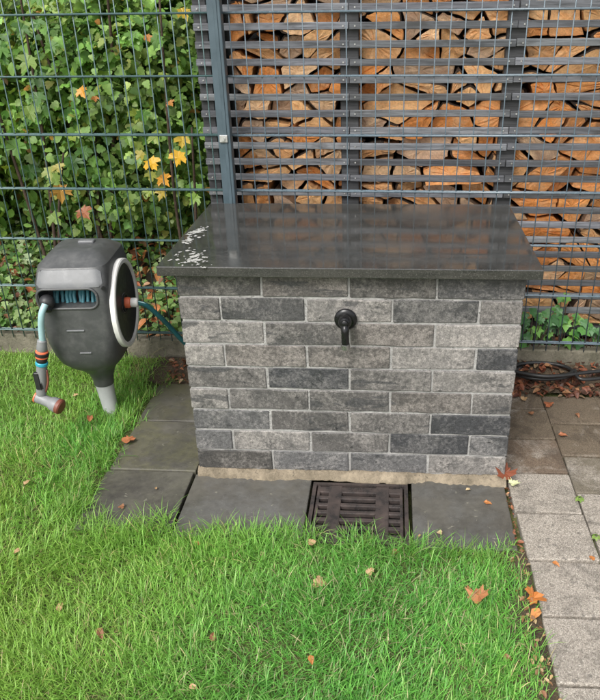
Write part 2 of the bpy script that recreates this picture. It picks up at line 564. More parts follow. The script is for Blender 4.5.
tag(slab(0.204, 0.503, -0.330, -0.004, col=(0.12, 0.12, 0.115)), 'dark paving slab between the drain grate and the pale concrete pavers', 'paving slab', GS)

# ------------------------------------------------------------------ pale pavers
pav_me = []
for k in range(4):
    bm = box_bm((0, 0, 0), (0.199, 0.203, 0.05), 0.004, 2)
    for v in bm.verts:
        v.co += Vector((random.uniform(-1, 1), random.uniform(-1, 1), random.uniform(-.5, .5))) * 0.0012
    o = bm_obj('paver_mesh', bm, MAT['paver'])
    pav_me.append(o.data)
    bpy.data.objects.remove(o)
GP = 'square pale concrete pavers of the path'
cols = [(0.622, 0.049), (0.827, -0.055), (1.032, 0.02), (1.237, -0.08), (1.442, 0.04)]
for ci, (xc, yo) in enumerate(cols):
    for r in range(-7, 4):
        yc = yo + 0.210 * r + 0.105
        if yc > 0.62 or yc < -1.7:
            continue
        if yc > 0.5:
            pass
        o = bpy.data.objects.new('concrete_paver', random.choice(pav_me))
        link(o)
        o.location = (xc + random.uniform(-.002, .002) + 0.004 * (yc < -.3), yc, -0.043 + random.uniform(-.002, .002))
        o.rotation_euler = (random.uniform(-.008, .008), random.uniform(-.008, .008), random.uniform(-.012, .012) + R(90) * random.randint(0, 3))
        if yc > 0.25:
            o.color = (0.085, 0.058, 0.030, 0.50 + random.uniform(-.08, .06))
            lab = 'dirty brown stained concrete paver of the path near the fence'
        elif yc > 0.05:
            o.color = (0.10, 0.062, 0.034, 0.40 if ci == 0 else 0.44)
            lab = 'concrete paver with brown stain beside the end of the box'
        elif ci >= 1 and yc > -0.12:
            o.color = (0.105, 0.088, 0.058, 0.42)
            lab = 'greyish grimy concrete paver in the outer paver rows'
        else:
            o.color = (0.2, 0.17, 0.13, 0.08 + random.uniform(-.06, .10))
            lab = 'clean pale speckled concrete paver along the edge of the lawn' if ci == 0 else 'clean pale speckled concrete paver away from the lawn edge'
        nth = ('first', 'second', 'third', 'fourth', 'fifth', 'sixth', 'seventh', 'eighth', 'ninth')
        if ci < 2:
            k_ = (r if r >= 0 else -1 - r)
            lab = '%s concrete paver, %s %s the box corner, %s' % ('stained' if yc > 0.05 else ('grimy' if ci and yc > -.12 else 'clean pale'), nth[k_], 'towards fence from' if r >= 0 else 'along lawn from', 'inner row' if ci == 0 else 'second row')
        tag(o, lab, 'paver', GP)

# ------------------------------------------------------------------ brick box
H = 0.0764
X0, X1, YB = -0.5, 0.5055, 0.612
box = empty('brick_box', (0, 0.3, 0))
tag(box, 'low grey brick garden box with polished dark stone top', 'brick box')
def child(o, p):
    o.parent = p
    o.location = Vector(o.location) - p.location
    return o
JT = 0.0072
bricks_me = {}
def brick_mesh(sx, sy):
    key = (round(sx, 3), round(sy, 3))
    L = bricks_me.setdefault(key, [])
    if len(L) < 4:
        bm = bmesh.new()
        bm_box(bm, (0, 0, 0), (sx, sy, H - JT))
        long_ = [e for e in bm.edges if abs((e.verts[0].co - e.verts[1].co).length - max(sx, sy)) < 1e-4]
        bmesh.ops.subdivide_edges(bm, edges=long_, cuts=3, use_grid_fill=True)
        for v in bm.verts:
            v.co += Vector((random.uniform(-1, 1), random.uniform(-1, 1), random.uniform(-1, 1))) * 0.0014
        ed = [e for e in bm.edges if e.calc_face_angle(0) > R(50)]
        bmesh.ops.bevel(bm, geom=ed, offset=0.0022, segments=1, affect='EDGES')
        o = bm_obj('brick_mesh', bm, MAT['brick'])
        L.append(o.data)
        bpy.data.objects.remove(o)
        return L[-1]
    return random.choice(L)
TONE = dict(d=(0.060, 0.059, 0.058), D=(0.040, 0.041, 0.044), m=(0.097, 0.091, 0.086), l=(0.182, 0.171, 0.160),
            b=(0.110, 0.099, 0.090), g=(0.112, 0.110, 0.110), w=(0.062, 0.058, 0.053))
ROWS = ['wbwd', 'mdldm', 'lmbl', 'lbblD', 'mDml', 'lmmbm', 'gmmD', 'glmDg', 'wggl']   # top row first
PW = (X1 - X0 + JT) / 4
def add_brick(cx, cy, row, sx, sy, tone):
    o = bpy.data.objects.new('brick', brick_mesh(sx, sy))
    COL.objects.link(o)
    o.parent = box
    z = (8.5 - row) * H
    o.location = (cx + random.uniform(-.0012, .0012), cy - box.location.y + random.uniform(-.0015, .0012), z + random.uniform(-.001, .001))
    o.rotation_euler = (random.uniform(-.006, .006), random.uniform(-.003, .003), random.uniform(-.003, .003))
    c = TONE[tone]
    f = random.uniform(0.92, 1.1)
    o.color = (c[0] * f, c[1] * f, c[2] * f, 1)
D = 0.112
for row in range(9):
    t = ROWS[row]
    if row % 2 == 0:
        for k in range(4):
            add_brick(X0 + k * PW + (PW - JT) / 2, D / 2, row, PW - JT, D, t[k])
    else:
        hw = (PW - JT) / 2 - JT / 2
        add_brick(X0 + hw / 2, 0.12, row, hw, 0.24, t[0])
        for k in range(3):
            add_brick(X0 + PW / 2 + k * PW + (PW - JT) / 2, D / 2, row, PW - JT, D, t[k + 1])
        add_brick(X1 - hw / 2, 0.12, row, hw, 0.24, t[4])
    for sx in (X0 + D / 2, X1 - D / 2):
        if row % 2 == 0:
            for cy in (D + JT + 0.12, D + 2 * JT + 0.36):
                add_brick(sx, cy, row, D, 0.24, random.choice('mdlbg'))
        else:
            add_brick(sx, 0.24 + JT + 0.12, row, D, 0.24, random.choice('mdlbg'))
            add_brick(sx, 0.48 + 2 * JT + 0.055, row, D, 0.11, random.choice('mdlbg'))
core = bm_obj('mortar_core', box_bm(((X0 + X1) / 2, YB / 2, 4.5 * H - 0.01), (X1 - X0 - 0.0084, YB - 0.0084, 9 * H + 0.02), 0.001), MAT['mortar'])
child(core, box)
# uneven mortar foot in front of the first course
V, F = [], []
n = 90
for i in range(n + 1):
    x = -0.503 + 1.012 * i / n
    w = 0.026 + 0.005 * math.sin(x * 17) + 0.004 * math.sin(x * 41) + random.uniform(-.005, .005)
    hgt = 0.000 + 0.003 * math.sin(x * 11 + 1) + random.uniform(-.003, .003)
    V += [(x, 0.006, hgt + 0.004), (x, -w * 0.45, hgt - 0.001 + random.uniform(-.002, .002)), (x, -w * .8, hgt - 0.007 + random.uniform(-.002, .002)), (x, -w, -0.022)]
for i in range(n):
    for k in range(3):
        a = i * 4 + k
        F.append((a, a + 1, a + 5, a + 4))
child(mobj('mortar_foot', V, F, MAT['foot'], None, True), box)
# stone top
ZT = 0.7175
bm = box_bm((0.0011, 0.3064, ZT - 0.0145), (1.083, 0.6932, 0.029), 0.0022, 2)
top = bm_obj('stone_top', bm, MAT['granite'])
child(top, box)
top['label'] = 'wet polished dark stone top with white bird droppings'
# droppings
def blob(bm, x, y, z, r, h=0.0012):
    n = 11
    ph = random.uniform(0, 6.28)
    e = random.uniform(0.5, 1.0)
    vs = []
    c = bm.verts.new((x, y, z + h))
    for k in range(n):
        a = 2 * math.pi * k / n
        rr = r * random.uniform(0.3, 1.4)
        dx, dy = rr * math.cos(a), rr * e * math.sin(a)
        vs.append(bm.verts.new((x + dx * math.cos(ph) - dy * math.sin(ph), y + dx * math.sin(ph) + dy * math.cos(ph), z + 0.0002)))
    for k in range(n):
        bm.faces.new((c, vs[k], vs[(k + 1) % n]))
bm = bmesh.new()
for (x, y, s, m) in ((-0.505, 0.300, 0.022, 4), (-0.490, 0.335, 0.016, 3), (-0.512, 0.235, 0.018, 4), (-0.505, 0.20, 0.013, 3), (-0.455, 0.045, 0.020, 4), (-0.465, 0.005, 0.018, 3), (-0.425, -0.012, 0.020, 4),
                     (-0.495, 0.03, 0.014, 2), (-0.434, 0.095, 0.008, 1), (-0.48, 0.105, 0.012, 3), (-0.425, 0.018, 0.015, 3), (-0.505, 0.055, 0.010, 2), (-.47, .27, .006, 1), (-.44, .07, .006, 2)):
    for k in range(m * 3):
        d_ = random.gauss(0, 1) * s * 0.9
        a_ = random.choice((0.6, 1.2, 2.3)) + random.gauss(0, .25)
        blob(bm, x + d_ * math.cos(a_) + random.gauss(0, .003), y + d_ * math.sin(a_) * 1.6 + random.gauss(0, .004), ZT + 0.0003 + 0.00004 * k, s * random.uniform(0.15, 0.62), 0.0006)
o = bm_obj('bird_droppings', bm, MAT['dropping'])
child(o, box)
o['kind'] = 'stuff'

# ------------------------------------------------------------------ tap
tap = empty('water_tap', (-0.006, -0.001, 0.548))
tag(tap, 'small black wall tap with downturned spout on the grey bricks', 'tap')
lathe('rosette', [(0.033, 0), (0.0335, 0.004), (0.031, 0.008), (0.024, 0.011), (0.010, 0.012)], MAT['black'], tap, 28, axis_m((0, 0, 0), (0, -1, 0)))
lathe('valve_body', [(0.017, 0), (0.019, 0.006), (0.0195, 0.028), (0.016, 0.036), (0.012, 0.040)], MAT['black'], tap, 20, axis_m((0, -0.010, 0.004), (0, -1, 0.05)))
sp = tube('spout', [(0, -0.030, 0.0), (0.001, -0.050, -0.008), (0.0015, -0.056, -0.026), (0.002, -0.056, -0.058)], [0.0125, 0.0122, 0.0115, 0.0115], MAT['black'], tap, 16)
lathe('nozzle_ring', [(0.0115, 0), (0.0138, 0.001), (0.0138, 0.015), (0.0110, 0.017), (0.0085, 0.017), (0.0085, 0.010)], MAT['chrome'], tap, 20, axis_m((0.002, -0.056, -0.055), (0, 0, -1)))
lathe('screw_cap', [(0.008, 0), (0.009, 0.002), (0.009, 0.006), (0.005, 0.008)], MAT['black'], tap, 12, axis_m((0.0, -0.049, 0.007), (0, -1, 0.1)))

# ------------------------------------------------------------------ drain grate
gr = empty('drain_grate', (0.039, -0.184, -0.02))
tag(gr, 'dark cast iron drain grate with bars between the dark slabs', 'drain grate')
GW, GD = 0.306, 0.292
bm = bmesh.new()
t = 0.012
for (c, s) in (((-GW / 2 + t / 2, 0, -0.016), (t, GD, 0.04)), ((GW / 2 - t / 2, 0, -0.016), (t, GD, 0.04)),
               ((0, GD / 2 - t / 2, -0.016), (GW - 2 * t, t, 0.04)), ((0, -GD / 2 + t / 2, -0.016), (GW - 2 * t, t, 0.04))):
    bm_box(bm, c, s)
bm_obj('frame', bm, MAT['cast'], gr)
bm = box_bm((0, 0, -0.055), (GW - 0.03, GD - 0.03, 0.01))
bm_obj('sump', bm, MAT['dark'], gr)
iw = GW - 2 * t - 0.008
bars_y = [0.112, 0.072, 0.036, 0.0, -0.036, -0.072, -0.110]
for k, yy in enumerate(bars_y):
    w_ = 0.028 if k in (0,) else 0.0155
    bm = box_bm((0, yy, -0.006), (iw, w_, 0.016), 0.0025, 2)
    bm_obj('grate_bar', bm, MAT['cast'], gr)
for xx in (-0.078, 0.072):
    bm = box_bm((xx, 0.0, -0.0048), (0.042, 0.262, 0.0165), 0.003, 2)
    bm_obj('cross_bar', bm, MAT['cast'], gr)
for sx in (-1, 1):
    bm_obj('grate_rim', box_bm((sx * (iw / 2 - 0.005), 0, -0.006), (0.010, 0.262, 0.0162), 0.002), MAT['cast'], gr)
bm = bmesh.new()
for row, yy in ((0, 0.118), (1, 0.107)):
    x = -0.045 if row == 0 else -0.028
    while x < (0.045 if row == 0 else 0.03):
        w_ = random.uniform(0.003, 0.006)
        if random.random() < 0.9:
            bm_box(bm, (x, yy, 0.0025), (w_ * 0.8, 0.0065, 0.002))
        x += 0.0072
o = bm_obj('raised_marking', bm, MAT['cast'], gr)

# ------------------------------------------------------------------ fence
fence = empty('fence_post', (-0.4815, fence_y(-0.48) - 0.036, 0.0), FYAW)
tag(fence, 'blue grey square steel post joining the two fence panels', 'fence post')
bm_obj('tube', box_bm((0, 0, 0.90), (0.046, 0.040, 1.9), 0.003, 2), MAT['post'], fence)
bm_obj('cover_strip', box_bm((0.006, -0.0215, 0.90), (0.012, 0.003, 1.88), 0.001), MAT['post'], fence)
for zc in (0.335, 0.935, 1.54):
    cl = bm_obj('clamp', box_bm((-0.001, -0.0235, zc), (0.030, 0.009, 0.026), 0.002), MAT['zinc'], fence)
    bm = bmesh.new()
    bm_cyl(bm, (-0.001, -0.028, zc), (-0.001, -0.034, zc), 0.0065, n=6)
    bm_obj('bolt', bm, MAT['zinc'], cl)
bm_obj('post_cap', box_bm((0, 0, 1.856), (0.050, 0.044, 0.012), 0.003), MAT['dark'], fence)

BZ = [1.339 - 0.2005 * k for k in range(-2, 7)]
def wire_mesh(r, z0, z1, mat, n=6):
    bm = bmesh.new()
    bm_cyl(bm, (0, 0, z0), (0, 0, z1), r, n=n)
    o = bm_obj('wire_mesh', bm, mat, None, True)
    me = o.data
    bpy.data.objects.remove(o)
    return me
def panel(xa, xb, phase, label, mat):
    p = empty('mesh_fence', (0, FY, 0), FYAW)
    tag(p, label, 'fence')
    me = wire_mesh(0.0022, 0.10, 1.765, mat)
    x = phase
    while x > xa + 0.02: x -= 0.05
    while x < xb:
        if x > xa + 0.008:
            o = bpy.data.objects.new('upright_wire', me)
            link(o, p)
            o.location = (x + random.uniform(-.0007, .0007), 0, random.uniform(-.003, .003))
            o.rotation_euler = (random.uniform(-.0006, .0006), random.uniform(-.0012, .0012), 0)
        x += 0.05
    bm = bmesh.new()
    bm_cyl(bm, (xa, 0, 0), (xb, 0, 0), 0.0036, n=8)
    o = bm_obj('bar_mesh', bm, mat, None, True)
    bme = o.data
    bpy.data.objects.remove(o)
    for z in BZ:
        for dy in (-0.0064, 0.0064):
            o = bpy.data.objects.new('cross_wire', bme)
            link(o, p)
            o.location = (0, dy, z + random.uniform(-.001, .001))
            o.rotation_euler = (0, random.uniform(-.0004, .0004), 0)
    return p
panel(-2.99, -0.505, -0.5407, 'double wire mesh fence panel in front of the green shrubs', MAT['wire_reflect'])
panel(-0.492, 2.0, -0.3907, 'double wire mesh fence panel in front of the firewood', MAT['wire'])

# ------------------------------------------------------------------ woodshed screen
shed = empty('wood_shelter', (0, 0, 0), FYAW)
tag(shed, 'weathered grey slatted screen with dark posts holding the firewood stack', 'wood shelter')
SY = 0.868
bays = [(-0.615, -0.058), (-0.056, 0.528), (0.530, 1.112), (1.114, 1.66)]
def slat_mesh(L):
    bm = bmesh.new()
    bm_box(bm, (0, 0, 0), (L, 0.014, 0.0240))
    le = [e for e in bm.edges if abs((e.verts[0].co - e.verts[1].co).length - L) < 1e-4]
    bmesh.ops.subdivide_edges(bm, edges=le, cuts=7, use_grid_fill=True)
    for v in bm.verts:
        v.co += Vector((0, random.uniform(-1, 1), random.uniform(-1, 1))) * 0.0009
    ed = [e for e in bm.edges if e.calc_face_angle(0) > R(50)]
    bmesh.ops.bevel(bm, geom=ed, offset=0.0018, segments=1, affect='EDGES')
    o = bm_obj('slat_mesh', bm, MAT['slat'])
    me = o.data
    bpy.data.objects.remove(o)
    return me
SZ = [1.349 - 0.0587 * k for k in range(-6, 20)]
screws = bmesh.new()
for (a, b) in bays:
    mes = [slat_mesh(b - a) for _ in range(3)]
    for z in SZ:
        o = bpy.data.objects.new('slat', random.choice(mes))
        link(o, shed)
        o.location = ((a + b) / 2 + random.uniform(-.001, .001), SY + random.uniform(-.001, .001), z + random.uniform(-.002, .002))
        o.rotation_euler = (random.uniform(-.04, .04), random.uniform(-.0025, .0025), random.choice((0, math.pi)))
        f = random.uniform(0.5, 1.25)
        o.color = (f, f * random.uniform(.98, 1.01), f * random.uniform(.97, 1.04), 1)
        for xx in (a + 0.02, b - 0.02):
            bm_cyl(screws, (xx, SY - 0.0068, z), (xx, SY - 0.0095, z), 0.003, n=6)
o = bm_obj('screws', screws, MAT['zinc'], shed)
o['kind'] = 'stuff'
for xc, w_ in ((-0.057, 0.068), (0.529, 0.068), (1.113, 0.068), (1.64, 0.068)):
    bm_obj('upright_post', box_bm((xc, SY + 0.010 + 0.02, 0.86), (w_, 0.038, 1.68), 0.003), MAT['shedpost'], shed)
for k, xc in enumerate((-0.5915, -0.5385)):
    bm_obj('corner_board', box_bm((xc, SY + 0.010 + 0.012, 0.86), (0.049, 0.022, 1.68), 0.002), MAT['shedpost'], shed)
for k in range(8):
    bm_obj('side_board', box_bm((-0.606, SY + 0.035 + 0.036 + 0.0745 * k, 0.86), (0.020, 0.070, 1.68), 0.002), MAT['shedpost'], shed)
bm_obj('floor_rail', box_bm((0.52, SY + 0.25, 0.115), (2.2, 0.40, 0.05), 0.004), MAT['shedpost'], shed)
bm_obj('back_wall', box_bm((0.52, SY + 0.50, 0.86), (2.2, 0.02, 1.68), 0.002), MAT['shedpost'], shed)

# ------------------------------------------------------------------ firewood
def clip(poly, n, d):
    out = []
    m = len(poly)
    for i in range(m):
        a, b = poly[i], poly[(i + 1) % m]
        da, db = n[0] * a[0] + n[1] * a[1] - d, n[0] * b[0] + n[1] * b[1] - d
        if da <= 0: out.append(a)
        if (da < 0 < db) or (db < 0 < da):
            t = da / (da - db)
            out.append((a[0] + t * (b[0] - a[0]), a[1] + t * (b[1] - a[1])))
    return out
def area(p):
    return 0.5 * sum(p[i][0] * p[(i + 1) % len(p)][1] - p[(i + 1) % len(p)][0] * p[i][1] for i in range(len(p)))
def centroid(p):
    return (sum(q[0] for q in p) / len(p), sum(q[1] for q in p) / len(p))
LX0, LX1, LZ0, LZ1 = -0.51, 1.58, 0.142, 1.66
sites = []
row_h, col_w = 0.112, 0.225
nr = int((LZ1 - LZ0) / row_h) + 1
for r in range(-1, nr + 1):
    for c in range(-1, int((LX1 - LX0) / col_w) + 2):
        sites.append((LX0 + (c + 0.5 * (r % 2)) * col_w + random.uniform(-.42, .42) * col_w, LZ0 + (r + 0.5) * row_h + random.uniform(-.38, .38) * row_h))
cells = []
AN = 1.6
for i, s in enumerate(sites):
    poly = [(LX0, LZ0), (LX1, LZ0), (LX1, LZ1), (LX0, LZ1)]
    for j, q in enumerate(sites):
        if i == j or abs(q[0] - s[0]) > 0.5 or abs(q[1] - s[1]) > 0.4: continue
        nx, nz = (q[0] - s[0]), (q[1] - s[1]) * AN * AN
        mx, mz = (q[0] + s[0]) / 2, (q[1] + s[1]) / 2
        poly = clip(poly, (nx, nz), nx * mx + nz * mz)
        if len(poly) < 3: break
    if len(poly) >= 3 and abs(area(poly)) > 0.0012:
        cells.append(poly)
pieces = []
for poly in cells:
    if abs(area(poly)) > 0.009 and random.random() < 0.85:
        c = centroid(poly)
        c = (c[0] + random.gauss(0, .018), c[1] + random.gauss(0, .010))
        a = random.uniform(0, math.pi)
        n_ = (math.cos(a), math.sin(a))
        d = n_[0] * c[0] + n_[1] * c[1]
        for p2 in (clip(poly, n_, d), clip(poly, (-n_[0], -n_[1]), -d)):
            if len(p2) >= 3 and abs(area(p2)) > 0.011 and random.random() < 0.75:
                c2 = centroid(p2)
                a2 = a + random.uniform(0.8, 2.2)
                n2 = (math.cos(a2), math.sin(a2))
                d2 = n2[0] * c2[0] + n2[1] * c2[1]
                for p3 in (clip(p2, n2, d2), clip(p2, (-n2[0], -n2[1]), -d2)):
                    if len(p3) >= 3 and abs(area(p3)) > 0.001: pieces.append(p3)
            elif len(p2) >= 3 and abs(area(p2)) > 0.001: pieces.append(p2)
    else:
        pieces.append(poly)
def inset(poly, g_):
    p = poly
    m = len(poly)
    for i in range(m):
        a, b = poly[i], poly[(i + 1) % m]
        ex, ez = b[0] - a[0], b[1] - a[1]
        L = math.hypot(ex, ez)
        if L < 1e-6: continue
        nx, nz = ez / L, -ex / L
        p = clip(p, (nx, nz), nx * a[0] + nz * a[1] - g_ * random.uniform(0.3, 1.7))
        if len(p) < 3: return None
    return p
GF = 'split firewood logs stacked behind the slats'
WOODC = [(0.90, 0.39, 0.12), (0.92, 0.53, 0.24), (0.88, 0.34, 0.09), (0.90, 0.58, 0.33), (0.86, 0.45, 0.19), (0.90, 0.40, 0.14), (0.62, 0.42, 0.28)]
nlog = 0
for poly in pieces:
    if area(poly) < 0: poly = poly[::-1]
    p = inset(poly, random.choice((0.0025, 0.004, 0.0065)))
    if not p or abs(area(p)) < 0.0010: continue
    # merge near points
    q = []
    for pt in p:
        if not q or math.hypot(pt[0] - q[-1][0], pt[1] - q[-1][1]) > 0.006: q.append(pt)
    if len(q) > 3 and math.hypot(q[0][0] - q[-1][0], q[0][1] - q[-1][1]) < 0.006: q.pop()
    if len(q) < 3: continue
    kind = random.random()
    m = len(q)
    # the bark side: a run of corners that gets rounded
    k0 = max(range(m), key=lambda i: q[i][1] + random.uniform(-.05, .05))
    nb = 2 if kind < 0.16 and m > 3 else (1 if kind < 0.55 else 0)
    rounded = {(k0 + k) % m for k in range(nb)}
    pts = []          # (x, z, bark?)
    for i in range(m):
        a, b, c = q[i - 1], q[i], q[(i + 1) % m]
        if i in rounded:
            for tt in np.linspace(0, 1, 6):
                f = 0.36
                p0 = (b[0] + (a[0] - b[0]) * f, b[1] + (a[1] - b[1]) * f)
                p2 = (b[0] + (c[0] - b[0]) * f, b[1] + (c[1] - b[1]) * f)
                pts.append(((1 - tt) ** 2 * p0[0] + 2 * tt * (1 - tt) * b[0] + tt * tt * p2[0], (1 - tt) ** 2 * p0[1] + 2 * tt * (1 - tt) * b[1] + tt * tt * p2[1], True))
        else:
            f = 0.05
            pts.append((b[0] + (a[0] - b[0]) * f, b[1] + (a[1] - b[1]) * f, False))
            pts.append((b[0] + (c[0] - b[0]) * f, b[1] + (c[1] - b[1]) * f, False))
            L = math.hypot(c[0] - b[0], c[1] - b[1])
            if L > 0.05:
                w_ = random.uniform(0.35, 0.65)
                ox = random.uniform(-.0035, .0015)
                ex, ez = (c[0] - b[0]) / L, (c[1] - b[1]) / L
                pts.append((b[0] + (c[0] - b[0]) * w_ - ez * -ox, b[1] + (c[1] - b[1]) * w_ + ex * -ox, False))
    den = []
    for i in range(len(pts)):
        a, b = pts[i], pts[(i + 1) % len(pts)]
        den.append((a[0] + random.gauss(0, .0011), a[1] + random.gauss(0, .0011), a[2]))
        L = math.hypot(b[0] - a[0], b[1] - a[1])
        if L > 0.03:
            for f in (0.33, 0.67):
                den.append((a[0] + (b[0] - a[0]) * f + random.gauss(0, .0016), a[1] + (b[1] - a[1]) * f + random.gauss(0, .0016), a[2] and b[2]))
    pts = den
    n = len(pts)
    cx, cz = sum(t_[0] for t_ in pts) / n, sum(t_[1] for t_ in pts) / n
    y0 = SY + 0.050 + abs(random.gauss(0, 0.022))
    if random.random() < 0.12: y0 += random.uniform(0.02, 0.06)
    y0 = min(y0, SY + 0.13)
    ta, tb = random.gauss(0, 0.16), random.gauss(0, 0.16)
    ln = 0.29
    V = []
    def yat(dx, dz, k=0.0):
        return max(0.0, ta * dx + tb * dz + random.uniform(-.0012, .0012) + 0.008 + k)
    for (x, z, bk) in pts:
        V.append((x - cx, yat(x - cx, z - cz, 0.0015), z - cz))
    rr0 = math.sqrt(abs(area(q)) / math.pi)
    f1 = max(0.70, 1 - 0.0062 / rr0)
    for (x, z, bk) in pts:
        fr = f1 if bk else min(0.97, f1 + 0.07)
        V.append(((x - cx) * fr, yat((x - cx) * fr, (z - cz) * fr), (z - cz) * fr))
    for (x, z, bk) in pts:
        V.append(((x - cx) * 0.5, yat((x - cx) * .5, (z - cz) * .5, random.gauss(0, .0022)), (z - cz) * 0.5))
    for (x, z, bk) in pts:
        V.append(((x - cx) * 0.985, ln, (z - cz) * 0.985))
    V.append((0, yat(0, 0, random.gauss(0, .002)), 0))
    V.append((0, ln, 0))
    F, MI = [], []
    for k in range(n):
        k2 = (k + 1) % n
        bk = pts[k][2] or pts[k2][2]
        F.append((k, k2, n + k2, n + k)[::-1]); MI.append(2 if bk else 0)
        F.append((n + k, n + k2, 2 * n + k2, 2 * n + k)[::-1]); MI.append(0)
        F.append((4 * n, 2 * n + k, 2 * n + k2)); MI.append(0)
        F.append((k, 3 * n + k, 3 * n + k2, k2)); MI.append(2 if bk else 1)
        F.append((4 * n + 1, 3 * n + k2, 3 * n + k)); MI.append(0)
    me = bpy.data.meshes.new('firewood_log')
    me.from_pydata(V, [], F)
    for mt in ('cut', 'split', 'bark'): me.materials.append(MAT[mt])
    me.polygons.foreach_set('material_index', MI)
    me.update()
    o = link(bpy.data.objects.new('firewood_log', me))
    base = Matrix.Rotation(FYAW, 4, 'Z') @ Vector((cx, y0, cz))
    o.location = base
    o.rotation_euler = (0, 0, FYAW)
    ic = random.randrange(len(WOODC))
    c = WOODC[ic]
    f = random.uniform(0.62, 1.12)
    o.color = (c[0] * f, c[1] * f, c[2] * f, 1)
    tone = ('orange', 'tan', 'deep orange', 'pale', 'honey coloured', 'orange', 'greyish')[ic]
    shape = 'half round log with broad bark rim' if nb == 2 else ('log with one rounded bark corner' if nb == 1 else ('three cornered wedge without bark' if m == 3 else 'angular log without bark'))
    size_ = 'small' if abs(area(q)) < 0.0045 else 'large'
    lab = '%s %s split firewood %s in the stack' % (size_, tone, shape)
    tag(o, lab, 'firewood', GF)
    nlog += 1
print('logs', nlog)

# ------------------------------------------------------------------ hose reel on its stake
RX, RY = -0.945, 0.385
reel = empty('hose_reel', (RX, RY, -0.01), R(5))
tag(reel, 'charcoal garden hose reel box on a grey stake in the lawn', 'hose reel')
secs = [(0.105, .036, -.036, .036, 2.0), (0.135, .039, -.040, .040, 2.0), (0.165, .048, -.054, .052, 2.2), (0.195, .066, -.086, .080, 2.5), (0.222, .092, -.122, .116, 2.9),
        (0.250, .110, -.145, .140, 3.5), (0.285, .119, -.157, .156, 4.2), (0.34, .123, -.163, .163, 6.5), (0.42, .125, -.166, .166, 7.5), (0.50, .125, -.166, .166, 7.5),
        (0.553, .124, -.163, .164, 7.5), (0.560, .123, -.160, .163, 7.5), (0.600, .117, -.138, .152, 6.5), (0.606, .115, -.134, .150, 6.5), (0.632, .088, -.088, .108, 5.5), (0.641, .070, -.064, .080, 5.0), (0.643, .04, -.03, .05, 3.0)]
NS = 72
V, F = [], []
for (z, hw, yf, yb, ex) in secs:
    yc, hy = (yf + yb) / 2, (yb - yf) / 2
    lean = -0.012 * max(0, (0.2 - z) / 0.1)
    for k in range(NS):
        a = 2 * math.pi * k / NS
        ca, sa = math.cos(a), math.sin(a)
        V.append((hw * math.copysign(abs(ca) ** (2 / ex), ca), yc + hy * math.copysign(abs(sa) ** (2 / ex), sa), z + 0.01))
for i in range(len(secs) - 1):
    for k in range(NS):
        k2 = (k + 1) % NS
        F.append((i * NS + k, i * NS + k2, (i + 1) * NS + k2, (i + 1) * NS + k))
F.append(tuple(range(NS))[::-1])
F.append(tuple((len(secs) - 1) * NS + k for k in range(NS)))
shell_me = mesh_from('shell', V, F, MAT['shell'], True)
shell = link(bpy.data.objects.new('shell', shell_me))
def rrect(hw, hh, r, n=6):
    P = []
    for (sx, sz, a0) in ((1, 1, 0), (-1, 1, 90), (-1, -1, 180), (1, -1, 270)):
        for k in range(n + 1):
            a = R(a0 + 90 * k / n)
            P.append((sx * (hw - r) + r * math.cos(a), sz * (hh - r) + r * math.sin(a)))
    return P
MX, MZ, MHW, MHH = -0.012, 0.520, 0.097, 0.033
P = rrect(MHW, MHH, 0.026)
n = len(P)
V = [(MX + x, -0.25, MZ + z) for x, z in P] + [(MX + x, -0.075, MZ + z) for x, z in P]
F = [(k, (k + 1) % n, n + (k + 1) % n, n + k) for k in range(n)] + [tuple(range(n))[::-1], tuple(range(n, 2 * n))]
cut = link(bpy.data.objects.new('cutter', mesh_from('cutter', V, F, MAT['dark'])))
for ob in (shell, cut):
    bm = bmesh.new(); bm.from_mesh(ob.data); bmesh.ops.recalc_face_normals(bm, faces=bm.faces[:]); bm.to_mesh(ob.data); bm.free()
md = shell.modifiers.new('b', 'BOOLEAN')
md.object = cut
md.operation = 'DIFFERENCE'
md.solver = 'EXACT'
dg = bpy.context.evaluated_depsgraph_get()
me2 = bpy.data.meshes.new_from_object(shell.evaluated_get(dg))
shell.modifiers.clear()
shell.data = me2
bpy.data.objects.remove(cut)
shell.data.polygons.foreach_set('use_smooth', [True] * len(shell.data.polygons))
shell.data.set_sharp_from_angle(angle=R(24))
shell.parent = reel
# mouth lip
path = [Vector((MX + x * 1.02, -0.166, MZ + z * 1.05)) for x, z in rrect(MHW, MHH, 0.026, 5)]
path = path + path[:2]
V, F = tube_geo(path, 0.0045, 8)
mobj('mouth_lip', V, F, MAT['shell'], reel, True)
# hood band above the mouth, sky reflection put into its lighter grey
V, F = [], []
nx, nz = 24, 6
for layer in (0, 1):
    for j in range(nz + 1):
        tz = j / nz
        z = 0.5585 + (0.611 - 0.5585) * tz
        hw_ = 0.1095 - 0.008 * tz
        zs = [q[0] for q in secs]
        shw, syf, syb, sex = (float(np.interp(z - 0.01, zs, [q[m_] for q in secs])) for m_ in (1, 2, 3, 4))
        for i in range(nx + 1):
            u = -1 + 2 * i / nx
            rc = 0.0 if 0 < j < nz else 0.012 * max(0, abs(u) - 0.9) / 0.1
            x = u * (hw_ - rc)
            yy = (syf + syb) / 2 - (syb - syf) / 2 * max(0.0, 1 - (abs(x) / shw) ** sex) ** (1 / sex)
            V.append((x, yy - 0.0022 + layer * 0.005, z))
def gi(l, j, i): return l * (nz + 1) * (nx + 1) + j * (nx + 1) + i
for l in (0, 1):
    for j in range(nz):
        for i in range(nx):
            f = (gi(l, j, i), gi(l, j, i + 1), gi(l, j + 1, i + 1), gi(l, j + 1, i))
            F.append(f if l == 0 else f[::-1])
ring = [(0, i) for i in range(nx + 1)] + [(j, nx) for j in range(1, nz + 1)] + [(nz, i) for i in range(nx - 1, -1, -1)] + [(j, 0) for j in range(nz - 1, 0, -1)]
